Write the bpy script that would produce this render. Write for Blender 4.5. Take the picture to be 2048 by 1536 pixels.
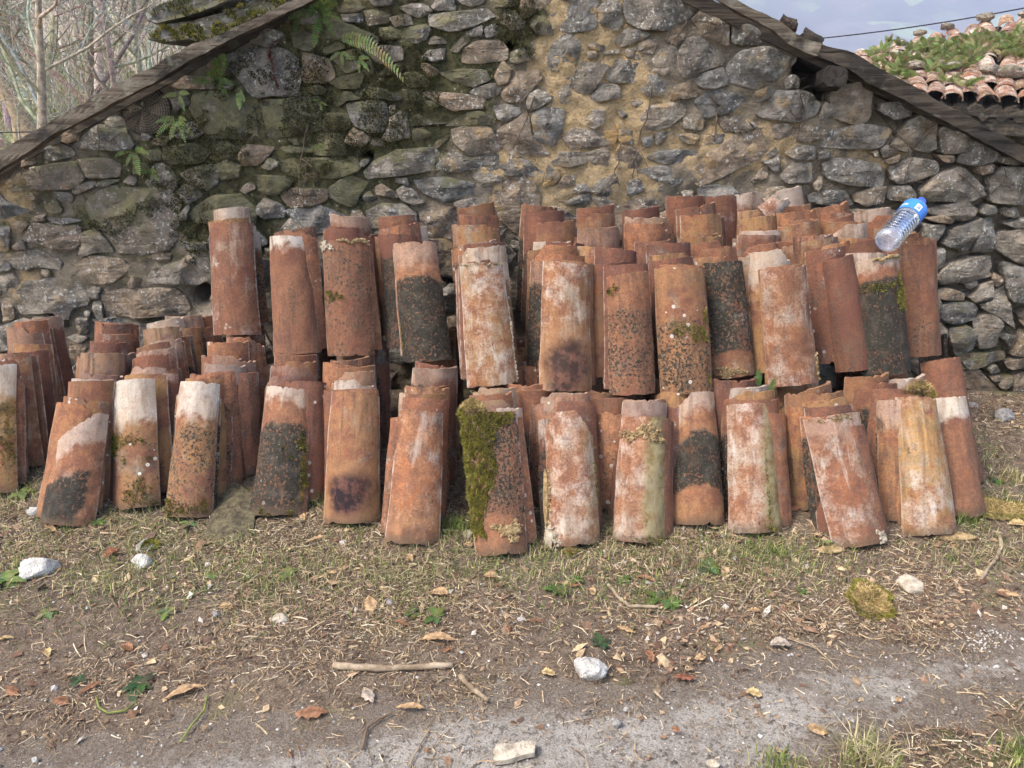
import bpy, math, random
import numpy as np
from mathutils import Vector, Matrix

# ---------------------------------------------------------------- camera, sky, sun, exposure
for o in list(bpy.data.objects): bpy.data.objects.remove(o)
SC = bpy.context.scene
COL = SC.collection
F = 1538.0; PITCH = math.radians(21.5); H = 1.49
CP, SP = math.cos(PITCH), math.sin(PITCH)
cam = bpy.data.cameras.new('camera'); cam.sensor_width = 36.0; cam.lens = F / 2048 * 36
cam.clip_start = 0.05; cam.clip_end = 20000
camo = bpy.data.objects.new('camera', cam); COL.objects.link(camo)
camo.location = (0, 0, H); camo.rotation_euler = (math.radians(90) - PITCH, 0, 0)
SC.camera = camo
SUN_EL, SUN_AZ = 56.0, -66.0          # azimuth measured from the view direction reversed: light from upper left in front
w = bpy.data.worlds.new('World'); SC.world = w; w.use_nodes = True
wn = w.node_tree; sky = wn.nodes.new('ShaderNodeTexSky'); sky.sky_type = 'NISHITA'; sky.sun_disc = False
sky.sun_elevation = math.radians(SUN_EL); sky.air_density = 1.0; sky.dust_density = 4.0; sky.ozone_density = 1.0
bg = wn.nodes['Background']; bg.inputs['Strength'].default_value = 0.15
wn.links.new(sky.outputs['Color'], bg.inputs['Color'])
sl = bpy.data.lights.new('sun', 'SUN'); sl.energy = 1.5; sl.angle = math.radians(18); sl.color = (1.0, 0.95, 0.88)
so = bpy.data.objects.new('sun', sl); COL.objects.link(so)
_el, _az = math.radians(SUN_EL), math.radians(SUN_AZ)
SUN_DIR = Vector((math.sin(_az) * math.cos(_el), -math.cos(_az) * math.cos(_el), math.sin(_el)))   # towards the sun
so.rotation_euler = SUN_DIR.to_track_quat('Z', 'Y').to_euler()
sky.sun_rotation = math.atan2(SUN_DIR.x, SUN_DIR.y)
VS = SC.view_settings
VS.view_transform = 'Standard'; VS.look = 'None'; VS.gamma = 1.0; VS.use_curve_mapping = False
VS.exposure = 1.5
try:
    VS.use_white_balance = True; VS.white_balance_temperature = 6500; VS.white_balance_tint = 10
except Exception: pass
SC.cycles.max_bounces = 18; SC.cycles.transmission_bounces = 18; SC.cycles.glossy_bounces = 6; SC.cycles.volume_bounces = 2; SC.cycles.diffuse_bounces = 3; SC.cycles.transparent_max_bounces = 8
SC.cycles.use_adaptive_sampling = True; SC.cycles.adaptive_threshold = 0.04
try:
    SC.cycles.use_denoising = True
except Exception: pass
HAZE = 0.0009
R = random.Random(7)
rng = np.random.default_rng(11)

# ---------------------------------------------------------------- geometry helpers
def ray(px, py):
    a = (px - 1024) / F; b = (768 - py) / F
    return a, CP + b * SP, -SP + b * CP
def proj(X, Y, Z):
    d = Y * CP + (H - Z) * SP; up = Y * SP - (H - Z) * CP
    return 1024 + F * X / d, 768 - F * up / d, d
def at_y(px, py, Y):
    a, b, c = ray(px, py); t = Y / b
    return Vector((a * t, Y, H + c * t))
def at_depth(px, py, d):
    a, b, c = ray(px, py)
    return Vector((a * d, b * d, H + c * d))
def ss(t):
    t = min(max(t, 0.0), 1.0); return t * t * (3 - 2 * t)
def gslope(y): return 0.11 * ss((y - 2.1) / 1.05)
def on_surf(px, py, f):
    a, b, c = ray(px, py); lo, hi = 0.4, 9.0
    for _ in range(48):
        m = (lo + hi) / 2
        if H + c * m > f(b * m): lo = m
        else: hi = m
    return Vector((a * lo, b * lo, H + c * lo))

def _hash(ix, iy, iz, seed):
    h = (ix.astype(np.int64) * 374761393 + iy.astype(np.int64) * 668265263 + iz.astype(np.int64) * 2147483647 + seed * 1274126177) & 0xffffffff
    h = ((h ^ (h >> 13)) * 1274126177) & 0xffffffff
    h = ((h ^ (h >> 16)) * 2246822519) & 0xffffffff
    return ((h ^ (h >> 15)) & 0xffffff) / float(0xffffff)
def vn(P, scale=1.0, seed=0):
    P = np.asarray(P, float) * scale
    i = np.floor(P).astype(np.int64); f = P - i; f = f * f * (3 - 2 * f)
    r = 0
    for dx in (0, 1):
        for dy in (0, 1):
            for dz in (0, 1):
                wgt = (f[:, 0] if dx else 1 - f[:, 0]) * (f[:, 1] if dy else 1 - f[:, 1]) * (f[:, 2] if dz else 1 - f[:, 2])
                r = r + wgt * _hash(i[:, 0] + dx, i[:, 1] + dy, i[:, 2] + dz, seed)
    return r * 2 - 1
def fbm(P, scale=1.0, seed=0, oct=4, gain=0.5):
    r = 0; a = 1.0; s = scale; t = 0
    for k in range(oct):
        r = r + a * vn(P, s, seed + k * 17); t += a; a *= gain; s *= 2.03
    return r / t

def gz_arr(x, y):
    x = np.asarray(x, float); y = np.asarray(y, float)
    t = np.clip((y - 2.1) / 1.05, 0, 1)
    P = np.stack([x, y, np.zeros_like(x)], 1)
    return 0.11 * t * t * (3 - 2 * t) + 0.006 * fbm(P, 3.0, 5, 3)
def gz(x, y): return float(gz_arr([x], [y])[0])

def mesh_obj(name, verts, faces, mat=None, parent=None, smooth=False, cols=None, mats=None, fmat=None, uv=None):
    me = bpy.data.meshes.new(name)
    me.from_pydata([tuple(map(float, v)) for v in verts] if not isinstance(verts, np.ndarray) else verts.tolist(), [], faces)
    if smooth is True: me.polygons.foreach_set('use_smooth', [True] * len(me.polygons))
    elif isinstance(smooth, (list, np.ndarray)): me.polygons.foreach_set('use_smooth', list(map(bool, smooth)))
    if cols is not None:
        at = me.color_attributes.new('col', 'FLOAT_COLOR', 'POINT')
        c = np.ones((len(me.vertices), 4), np.float32); c[:, :3] = cols
        at.data.foreach_set('color', c.ravel())
    if uv is not None:
        ul = me.uv_layers.new(name='UVMap')
        li = np.empty(len(me.loops), np.int32); me.loops.foreach_get('vertex_index', li)
        ul.data.foreach_set('uv', np.asarray(uv, np.float32)[li].ravel())
    for m in (mats or ([mat] if mat else [])): me.materials.append(m)
    if fmat is not None: me.polygons.foreach_set('material_index', list(fmat))
    o = bpy.data.objects.new(name, me); COL.objects.link(o)
    if parent is not None: o.parent = parent
    return o
def fast_mesh(name, V, Fq, k, mat, cols=None, parent=None, smooth=False):
    """V (n,3), Fq (m,k) numpy arrays"""
    me = bpy.data.meshes.new(name); V = np.asarray(V, np.float32); Fq = np.asarray(Fq, np.int32)
    me.vertices.add(len(V)); me.vertices.foreach_set('co', V.ravel())
    me.loops.add(Fq.size); me.loops.foreach_set('vertex_index', Fq.ravel())
    me.polygons.add(len(Fq)); me.polygons.foreach_set('loop_start', np.arange(0, Fq.size, k, dtype=np.int32))
    me.polygons.foreach_set('use_smooth', np.full(len(Fq), bool(smooth)))
    if cols is not None:
        at = me.color_attributes.new('col', 'FLOAT_COLOR', 'POINT')
        c = np.ones((len(V), 4), np.float32); c[:, :3] = cols
        at.data.foreach_set('color', c.ravel())
    me.update(calc_edges=True); me.validate()
    me.materials.append(mat)
    o = bpy.data.objects.new(name, me); COL.objects.link(o)
    if parent is not None: o.parent = parent
    return o
def empty(name, loc=(0, 0, 0), parent=None):
    o = bpy.data.objects.new(name, None); COL.objects.link(o); o.location = loc; o.empty_display_size = 0.1
    if parent is not None: o.parent = parent
    return o
def tag(o, label=None, cat=None, group=None, kind=None):
    if label: o['label'] = label
    if cat: o['category'] = cat
    if group: o['group'] = group
    if kind: o['kind'] = kind
    return o
class MB:
    def __init__(s): s.v = []; s.f = []; s.c = []; s.sm = []
    def add(s, V, Fs, col=(1, 1, 1), sm=True):
        b = len(s.v); s.v += [tuple(map(float, q)) for q in V]; s.f += [tuple(i + b for i in f) for f in Fs]
        s.c += [tuple(col)] * len(V); s.sm += [sm] * len(Fs); return b
    def tube(s, pts, rad, n=6, col=(1, 1, 1), cap=True):
        pts = [Vector(p) for p in pts]; V = []; m = len(pts)
        up = None
        for i, p in enumerate(pts):
            d = (pts[min(i + 1, m - 1)] - pts[max(i - 1, 0)])
            d = d.normalized() if d.length > 1e-9 else Vector((0, 0, 1))
            if up is None: up = d.orthogonal().normalized()
            up = (up - d * up.dot(d)); up = up.normalized() if up.length > 1e-6 else d.orthogonal().normalized()
            q = d.cross(up); r = rad[i] if hasattr(rad, '__len__') else rad
            for k in range(n):
                a = 2 * math.pi * k / n
                V.append(p + (up * math.cos(a) + q * math.sin(a)) * r)
        Fs = [(i * n + k, i * n + (k + 1) % n, (i + 1) * n + (k + 1) % n, (i + 1) * n + k) for i in range(m - 1) for k in range(n)]
        if cap: Fs += [tuple(range(n - 1, -1, -1)), tuple((m - 1) * n + k for k in range(n))]
        s.add(V, Fs, col)
    def box(s, c, size, rot=None, col=(1, 1, 1)):
        hx, hy, hz = [q / 2 for q in size]; V = []
        for x in (-hx, hx):
            for y in (-hy, hy):
                for z in (-hz, hz):
                    v = Vector((x, y, z)); v = (rot @ v) if rot else v
                    V.append(v + Vector(c))
        s.add(V, [(0, 1, 3, 2), (4, 6, 7, 5), (0, 4, 5, 1), (2, 3, 7, 6), (0, 2, 6, 4), (1, 5, 7, 3)], col, False)
    def build(s, name, mat, parent=None):
        return mesh_obj(name, s.v, s.f, mat, parent, smooth=s.sm, cols=np.array(s.c, np.float32) if s.c else None)

# ---------------------------------------------------------------- materials
class NT:
    def __init__(s, name):
        s.m = bpy.data.materials.new(name); s.m.use_nodes = True; s.t = s.m.node_tree; s.b = s.t.nodes['Principled BSDF']
        s.b.inputs['Roughness'].default_value = 0.9
        try: s.b.inputs['Specular IOR Level'].default_value = 0.25
        except Exception: pass
    def _in(s, sock, v):
        if isinstance(v, bpy.types.NodeSocket): s.t.links.new(v, sock)
        elif isinstance(v, (tuple, list)) and sock.type == 'RGBA' and len(v) == 3: sock.default_value = (*v, 1)
        else: sock.default_value = v
    def node(s, typ, ins=None, **kw):
        n = s.t.nodes.new(typ)
        for k, v in kw.items(): setattr(n, k, v)
        for k, v in (ins or {}).items(): s._in(n.inputs[k], v)
        return n
    def coord(s, kind='Object'): return s.node('ShaderNodeTexCoord').outputs[kind]
    def noise(s, vec, scale, detail=4, rough=0.55, dist=0.0):
        return s.node('ShaderNodeTexNoise', {'Vector': vec, 'Scale': scale, 'Detail': detail, 'Roughness': rough, 'Distortion': dist}).outputs[0]
    def vor(s, vec, scale, feature='F1', rnd=1.0):
        return s.node('ShaderNodeTexVoronoi', {'Vector': vec, 'Scale': scale, 'Randomness': rnd}, feature=feature).outputs['Distance']
    def math(s, op, a, b=0.0, c=0.0, clamp=False):
        n = s.node('ShaderNodeMath', {0: a, 1: b, 2: c}, operation=op); n.use_clamp = clamp; return n.outputs[0]
    def add(s, a, b): return s.math('ADD', a, b)
    def mul(s, a, b): return s.math('MULTIPLY', a, b)
    def sub(s, a, b): return s.math('SUBTRACT', a, b)
    def ss(s, x, lo, hi, t0=0.0, t1=1.0):
        return s.node('ShaderNodeMapRange', {'Value': x, 'From Min': lo, 'From Max': hi, 'To Min': t0, 'To Max': t1}, interpolation_type='SMOOTHSTEP').outputs[0]
    def mix(s, fac, a, b, mode='MIX'):
        n = s.node('ShaderNodeMix', data_type='RGBA', blend_type=mode); n.clamp_factor = True
        s._in(n.inputs[0], fac); s._in(n.inputs[6], a); s._in(n.inputs[7], b); return n.outputs[2]
    def vmath(s, op, a, b=(0, 0, 0)):
        n = s.node('ShaderNodeVectorMath', operation=op); s._in(n.inputs[0], a)
        if op == 'SCALE': s._in(n.inputs[3], b)
        else: s._in(n.inputs[1], b)
        return n.outputs[0]
    def attr(s, name, kind='OBJECT', out='Fac'): return s.node('ShaderNodeAttribute', attribute_name=name, attribute_type=kind).outputs[out]
    def sep(s, v): return s.node('ShaderNodeSeparateXYZ', {0: v}).outputs
    def bump(s, h, strength=0.5, dist=0.01, normal=None):
        n = s.node('ShaderNodeBump', {'Height': h, 'Strength': strength, 'Distance': dist})
        if normal is not None: s._in(n.inputs['Normal'], normal)
        return n.outputs[0]
    def done(s, col, rough=None, normal=None, **kw):
        s._in(s.b.inputs['Base Color'], col)
        if rough is not None: s._in(s.b.inputs['Roughness'], rough)
        if normal is not None: s._in(s.b.inputs['Normal'], normal)
        for k, v in kw.items(): s._in(s.b.inputs[k.replace('_', ' ')], v)
        return s.m

def mat_vcol(name, rough=0.85, var=0.35, scale=60, trans=0.0):
    n = NT(name); c = n.attr('col', 'GEOMETRY', 'Color'); p = n.coord()
    f = n.ss(n.noise(p, scale, 3), 0.3, 0.7, 1 - var, 1 + var * 0.6)
    c = n.mix(1.0, c, n.node('ShaderNodeCombineColor', {0: f, 1: f, 2: f}).outputs[0], 'MULTIPLY')
    m = n.done(c, rough)
    if trans > 0:
        tr = n.node('ShaderNodeBsdfTranslucent'); n._in(tr.inputs[0], c)
        mx = n.node('ShaderNodeMixShader', {0: trans}); out = n.t.nodes['Material Output']
        n.t.links.new(n.b.outputs[0], mx.inputs[1]); n.t.links.new(tr.outputs[0], mx.inputs[2]); n.t.links.new(mx.outputs[0], out.inputs[0])
    return m

def mat_clay():
    n = NT('weathered_clay'); co = n.coord(); seed = n.attr('seed')
    sv = n.node('ShaderNodeCombineXYZ', {0: n.mul(seed, 7.1), 1: n.mul(seed, 3.3), 2: n.mul(seed, 5.7)}).outputs[0]
    p = n.vmath('ADD', co, sv)
    uv = n.sep(n.node('ShaderNodeUVMap').outputs[0]); u, v = uv[0], uv[1]
    n1 = n.noise(p, 7, 5, 0.6); n2 = n.noise(p, 26, 6, 0.65); n3 = n.noise(p, 130, 4, 0.7); n4 = n.noise(n.vmath('ADD', p, (9, 4, 2)), 11, 5, 0.6)
    tone = n.attr('tone')
    c = n.mix(tone, (0.150, 0.054, 0.034), (0.400, 0.168, 0.074))
    c = n.mix(n.mul(n.ss(n1, 0.4, 0.68), 0.75), c, n.mix(tone, (0.265, 0.108, 0.060), (0.49, 0.238, 0.120)))
    c = n.mix(n.mul(n.ss(n4, 0.50, 0.70), 0.65), c, (0.105, 0.048, 0.036))
    c = n.mix(n.ss(n2, 0.36, 0.66, 0.6, 0.0), c, (0.13, 0.060, 0.042))
    c = n.mix(n.ss(n3, 0.38, 0.62, 0.75, 0.0), c, n.mix(0.62, c, (0.075, 0.045, 0.035)))
    # ochre lichen film
    och = n.mul(n.attr('ochre'), n.ss(n.add(n1, n.mul(n.sub(n2, 0.5), 0.8)), 0.35, 0.6))
    c = n.mix(och, c, n.mix(n.ss(n2, 0.4, 0.6), (0.42, 0.24, 0.085), (0.23, 0.15, 0.06)))
    # lime bloom: patchy all over + solid towards the once covered end
    pale = n.attr('pale'); pl = n.attr('pale_lo')
    patch = n.mul(n.ss(n.add(n4, n.add(n.mul(n.sub(n2, 0.5), 0.55), n.mul(n.sub(n3, 0.5), 0.35))), n.sub(0.66, n.mul(pale, 0.34)), n.sub(0.98, n.mul(pale, 0.30))), n.mul(pale, 0.9))
    top = n.mul(n.ss(n.add(v, n.add(n.mul(n.sub(n1, 0.5), 0.35), n.mul(n.sub(n2, 0.5), 0.22))), pl, n.add(pl, 0.10)), n.attr('pale_top'))
    pm = n.mul(n.math('MAXIMUM', patch, n.mul(top, n.ss(n2, 0.25, 0.5, 0.55, 1.0))), n.ss(n3, 0.2, 0.55, 0.55, 1.0))
    c = n.mix(pm, c, n.mix(n.ss(n1, 0.4, 0.6), (0.51, 0.465, 0.39), (0.46, 0.375, 0.285)))
    # pale worn long edges
    eu = n.math('ABSOLUTE', n.sub(n.mul(u, 2.0), 1.0))
    edge = n.mul(n.ss(n.add(eu, n.mul(n.sub(n2, 0.5), 0.25)), 0.93, 1.02), n.attr('edge'))
    c = n.mix(edge, c, (0.46, 0.41, 0.35))
    stk = n.noise(n.vmath('MULTIPLY', n.vmath('ADD', p, (2, 5, 3)), (30, 30, 3.2)), 1.0, 4, 0.6, 0.8)
    c = n.mix(n.mul(n.mul(n.ss(n.add(stk, n.mul(n.sub(n1, 0.5), 0.6)), 0.44, 0.72), n.attr('grime')), 0.9), c, n.mix(n.ss(n3, 0.35, 0.65), (0.045, 0.030, 0.024), (0.12, 0.068, 0.046)))
    c = n.mix(n.mul(n.mul(n.ss(n.add(n.noise(n.vmath('MULTIPLY', p, (24, 24, 4)), 1.0, 4, 0.65, 1.0), n.mul(n.sub(n4, 0.5), 0.5)), 0.57, 0.78), n.ss(pale, 0.1, 0.9)), 0.6), c, (0.56, 0.51, 0.43))
    # olive algae on one side
    gr = n.mul(n.attr('green'), n.ss(n.add(u, n.add(n.mul(n.sub(n1, 0.5), 0.3), n.mul(n.sub(n2, 0.5), 0.25))), n.sub(n.attr('green_u'), 0.09), n.add(n.attr('green_u'), 0.09)))
    gr = n.mul(gr, n.ss(n.add(n2, n.mul(n.sub(n3, 0.5), 0.5)), 0.3, 0.6, 0.35, 0.95))
    c = n.mix(gr, c, n.mix(n.ss(n2, 0.35, 0.65), (0.17, 0.15, 0.05), (0.27, 0.22, 0.12)))
    # black lichen in the once exposed band
    u2 = n.sub(n.mul(u, 2.0), 1.0); dark = n.attr('dark'); vv = n.add(n.add(v, n.add(n.mul(n.mul(u2, u2), 0.06), n.mul(u2, n.attr('band_t')))), n.add(n.mul(n.sub(n2, 0.5), 0.10), n.add(n.mul(n.sub(n4, 0.5), 0.12), n.mul(n.sub(n3, 0.5), 0.05))))
    band = n.mul(n.ss(vv, n.sub(n.attr('band_lo'), 0.02), n.add(n.attr('band_lo'), 0.02)), n.sub(1.0, n.ss(vv, n.sub(n.attr('band_hi'), 0.03), n.add(n.attr('band_hi'), 0.03))))
    band = n.mul(band, n.sub(1.0, n.ss(n.add(u, n.add(n.mul(n.sub(n1, 0.5), 0.5), n.mul(n.sub(n2, 0.5), 0.3))), n.sub(n.attr('band_u'), 0.06), n.add(n.attr('band_u'), 0.06))))
    mott = n.add(n.noise(n.vmath('ADD', p, (3, 8, 1)), 95, 5, 0.75), n.add(n.mul(n.sub(n1, 0.5), 0.35), n.mul(n.sub(n2, 0.5), 0.3)))
    dm = n.mul(n.ss(mott, n.sub(0.68, n.mul(dark, 0.30)), n.sub(0.74, n.mul(dark, 0.28))), band)
    c = n.mix(n.mul(dm, n.ss(dark, 0.0, 0.2)), c, n.mix(n.ss(n2, 0.4, 0.7), (0.036, 0.033, 0.025), (0.095, 0.078, 0.055)))
    c = n.mix(n.mul(n.mul(n.ss(mott, n.sub(0.58, n.mul(dark, 0.34)), n.sub(0.72, n.mul(dark, 0.30))), band), n.mul(n.ss(dark, 0.0, 0.3), 0.62)), c, n.mix(n.ss(n2, 0.4, 0.65), (0.060, 0.045, 0.032), (0.11, 0.085, 0.058)))
    c = n.mix(n.mul(dm, n.ss(dark, 0.0, 0.2)), c, n.mix(n.ss(n2, 0.45, 0.7), (0.026, 0.024, 0.018), (0.065, 0.055, 0.040)))
    gl = n.mul(n.ss(n.add(n.noise(n.vmath('ADD', p, (6, 2, 8)), 9, 6, 0.7), n.mul(n.sub(n3, 0.5), 0.3)), 0.56, 0.66), n.attr('grey'))
    c = n.mix(n.mul(gl, 0.8), c, n.mix(n.ss(n2, 0.4, 0.6), (0.10, 0.092, 0.075), (0.24, 0.22, 0.18)))
    # soot / resin stain with a tide mark
    bw = n.attr('burn_w'); du = n.math('DIVIDE', n.sub(u, 0.52), n.mul(bw, 0.38)); dv = n.math('DIVIDE', n.sub(v, n.attr('burn_v')), n.mul(n.mul(bw, bw), 0.15))
    d = n.add(n.math('SQRT', n.add(n.mul(du, du), n.mul(dv, dv))), n.mul(n.sub(n1, 0.5), 1.3))
    c = n.mix(n.mul(n.sub(1.0, n.ss(d, 1.1, 1.6)), n.mul(n.attr('burn'), 0.5)), c, (0.33, 0.17, 0.075))
    c = n.mix(n.mul(n.sub(1.0, n.ss(d, 0.55, 1.25)), n.attr('burn')), c, n.mix(n.ss(n2, 0.45, 0.62), (0.020, 0.012, 0.014), (0.11, 0.05, 0.035)))
    # drip tide lines
    wv = n.math('ABSOLUTE', n.sub(n.noise(n.vmath('MULTIPLY', p, (9, 9, 3)), 1.0, 3, 0.5), 0.5))
    c = n.mix(n.mul(n.sub(1.0, n.ss(wv, 0.0, 0.018)), n.mul(n.attr('drip'), 0.8)), c, (0.25, 0.09, 0.035))
    # round white lichens
    vr = n.vor(n.vmath('ADD', p, (1, 2, 3)), 26)
    sp = n.mul(n.sub(1.0, n.ss(vr, 0.16, 0.20)), n.mul(n.ss(n.noise(p, 6, 2), 0.50, 0.54), n.attr('spots')))
    c = n.mix(sp, c, n.mix(n.ss(vr, 0.05, 0.12), (0.40, 0.39, 0.33), (0.62, 0.60, 0.52)))
    # soil splash at the foot
    c = n.mix(n.mul(n.sub(1.0, n.ss(n.add(v, n.mul(n.sub(n2, 0.5), 0.08)), 0.0, 0.10)), n.attr('soil')), c, (0.10, 0.065, 0.04))
    # specks of dirt
    c = n.mix(n.mul(n.sub(1.0, n.ss(n.vor(p, 75), 0.06, 0.12)), n.ss(n2, 0.5, 0.62)), c, (0.05, 0.04, 0.03))
    h = n.add(n.mul(n2, 0.9), n.add(n.mul(n3, 0.35), n.mul(dm, 0.15)))
    return n.done(c, 0.88, n.bump(h, 0.9, 0.007))

def mat_stone():
    n = NT('rubble_stone'); p = n.coord(); tone = n.attr('tone'); moss = n.attr('moss')
    n1 = n.noise(p, 5, 5, 0.6); n2 = n.noise(p, 22, 6, 0.65); n3 = n.noise(p, 95, 4, 0.7)
    lay = n.noise(n.vmath('MULTIPLY', p, (5, 5, 38)), 1.0, 4, 0.6, 0.6)
    c = n.mix(tone, (0.175, 0.16, 0.136), (0.39, 0.34, 0.262))
    c = n.mix(n.ss(n1, 0.38, 0.65), c, n.mix(tone, (0.24, 0.205, 0.165), (0.29, 0.225, 0.165)))
    c = n.mix(n.ss(n2, 0.38, 0.62, 0.0, 0.8), c, n.mix(tone, (0.078, 0.072, 0.060), (0.14, 0.115, 0.085)))
    c = n.mix(n.mul(n.ss(lay, 0.52, 0.66), 0.4), c, (0.10, 0.085, 0.068))
    c = n.mix(n.ss(n3, 0.52, 0.72, 0.0, 0.40), c, (0.42, 0.39, 0.33))
    c = n.mix(n.ss(n3, 0.32, 0.46, 0.45, 0.0), c, (0.06, 0.053, 0.042))
    hue = n.attr('hue')
    c = n.mix(n.mul(n.ss(hue, 0.55, 1.0), 0.55), c, n.mix(n.ss(n2, 0.4, 0.6), (0.30, 0.20, 0.115), (0.17, 0.115, 0.07)))
    c = n.mix(n.mul(n.ss(hue, 0.40, 0.0), 0.6), c, n.mix(n.ss(n2, 0.4, 0.6), (0.20, 0.20, 0.19), (0.085, 0.085, 0.082)))
    lic = n.mul(n.ss(n.noise(n.vmath('ADD', p, (4, 4, 4)), 70, 3, 0.6), 0.57, 0.63), n.ss(n.noise(p, 9, 3), 0.42, 0.58))
    c = n.mix(n.mul(lic, 0.85), c, (0.50, 0.48, 0.43))
    oc = n.mul(n.ss(n.noise(n.vmath('ADD', p, (7, 1, 7)), 8, 4), 0.56, 0.68), n.attr('ochre'))
    c = n.mix(oc, c, (0.40, 0.26, 0.11))
    nz = n.sep(n.node('ShaderNodeNewGeometry').outputs['Normal'])[2]
    mm = n.add(n.mul(n.sub(n.noise(n.vmath('ADD', p, (2, 6, 2)), 7, 5, 0.65), 0.5), 1.6), n.add(n.mul(nz, 0.35), n.sub(n.mul(moss, 1.25), 0.50)))
    c = n.mix(n.mul(n.ss(mm, -0.05, 0.35), 0.85), c, n.mix(n.ss(n2, 0.35, 0.65), (0.062, 0.060, 0.030), (0.15, 0.138, 0.065)))
    h = n.add(n.mul(n2, 1.0), n.add(n.mul(n3, 0.35), n.mul(lay, 0.55)))
    return n.done(c, 0.92, n.bump(h, 1.0, 0.024))

def mat_mortar():
    n = NT('earth_mortar'); p = n.coord(); zone = n.attr('col', 'GEOMETRY', 'Color')
    zr = n.node('ShaderNodeSeparateColor', {0: zone}).outputs; och, moss = zr[0], zr[1]
    n1 = n.noise(p, 8, 5, 0.6); n2 = n.noise(p, 34, 6, 0.7); n3 = n.noise(p, 120, 4, 0.7)
    c = n.mix(n.ss(n1, 0.35, 0.65), (0.16, 0.13, 0.092), (0.27, 0.222, 0.158))
    o = n.mix(n.ss(n2, 0.32, 0.68), (0.29, 0.19, 0.08), (0.48, 0.33, 0.155))
    o = n.mix(n.ss(n3, 0.35, 0.75), o, (0.50, 0.40, 0.27))
    om = n.ss(n.add(och, n.mul(n.sub(n.noise(n.vmath('ADD', p, (5, 5, 1)), 5, 6, 0.7), 0.5), 2.0)), 0.38, 0.58)
    c = n.mix(om, c, o)
    mm = n.ss(n.add(moss, n.mul(n.sub(n.noise(n.vmath('ADD', p, (1, 9, 4)), 7, 5, 0.65), 0.5), 1.4)), 0.35, 0.65)
    c = n.mix(mm, c, n.mix(n.ss(n2, 0.35, 0.65), (0.045, 0.043, 0.022), (0.135, 0.122, 0.055)))
    peb = n.vor(p, 42)
    c = n.mix(n.mul(n.sub(1.0, n.ss(peb, 0.12, 0.22)), n.ss(n2, 0.48, 0.6)), c, (0.42, 0.38, 0.31))
    return n.done(c, 0.95, n.bump(n.add(n.mul(n2, 1.0), n.mul(n3, 0.45)), 1.0, 0.022))

def mat_wood(name, a, b, dark=(0.03, 0.025, 0.02), axis=(1, 0, 0), lich=0.3):
    n = NT(name); p = n.coord()
    st = tuple(2.5 if q else 38 for q in axis)
    g = n.noise(n.vmath('MULTIPLY', p, st), 1.0, 6, 0.65, 0.5); n1 = n.noise(p, 5, 5, 0.6); n3 = n.noise(p, 80, 4, 0.7)
    c = n.mix(n.ss(g, 0.33, 0.66), a, b)
    c = n.mix(n.ss(n1, 0.48, 0.66), c, dark)
    c = n.mix(n.mul(n.ss(g, 0.60, 0.66), 0.9), c, dark)
    c = n.mix(n.mul(n.ss(n.noise(n.vmath('ADD', p, (3, 3, 3)), 14, 5), 0.55, 0.66), lich), c, (0.32, 0.31, 0.24))
    return n.done(c, 0.9, n.bump(n.add(g, n.mul(n3, 0.3)), 0.9, 0.012))

def mat_plain(name, col, rough=0.9, var=0.4, scale=30, col2=None, bump=0.5, bd=0.006):
    n = NT(name); p = n.coord(); a = n.noise(p, scale, 6, 0.65); b = n.noise(p, scale * 4.3, 4, 0.7)
    c = n.mix(n.ss(a, 0.3, 0.7), tuple(q * (1 - var) for q in col), col2 or tuple(min(1, q * (1 + var * 0.5)) for q in col))
    c = n.mix(n.ss(b, 0.3, 0.8, 0, 0.35), c, tuple(q * 0.55 for q in col))
    return n.done(c, rough, n.bump(n.add(a, n.mul(b, 0.4)), bump, bd))

def mat_soil():
    n = NT('soil'); p = n.coord()
    n1 = n.noise(p, 2.3, 6, 0.6); n2 = n.noise(p, 28, 6, 0.7); n3 = n.noise(p, 160, 4, 0.7)
    c = n.mix(n.ss(n1, 0.35, 0.65), (0.066, 0.046, 0.032), (0.145, 0.108, 0.075))
    c = n.mix(n.ss(n2, 0.35, 0.7), c, (0.20, 0.152, 0.108))
    c = n.mix(n.ss(n3, 0.55, 0.75, 0, 0.7), c, (0.34, 0.28, 0.20))
    c = n.mix(n.ss(n3, 0.32, 0.50, 0.85, 0), c, (0.04, 0.028, 0.02))
    gm = n.mul(n.ss(n.noise(n.vmath('ADD', p, (5, 1, 0)), 3.1, 5, 0.65), 0.52, 0.64), 0.5)
    c = n.mix(gm, c, (0.10, 0.11, 0.035))
    return n.done(c, 0.95, n.bump(n.add(n2, n.mul(n3, 0.6)), 1.0, 0.012))

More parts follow.
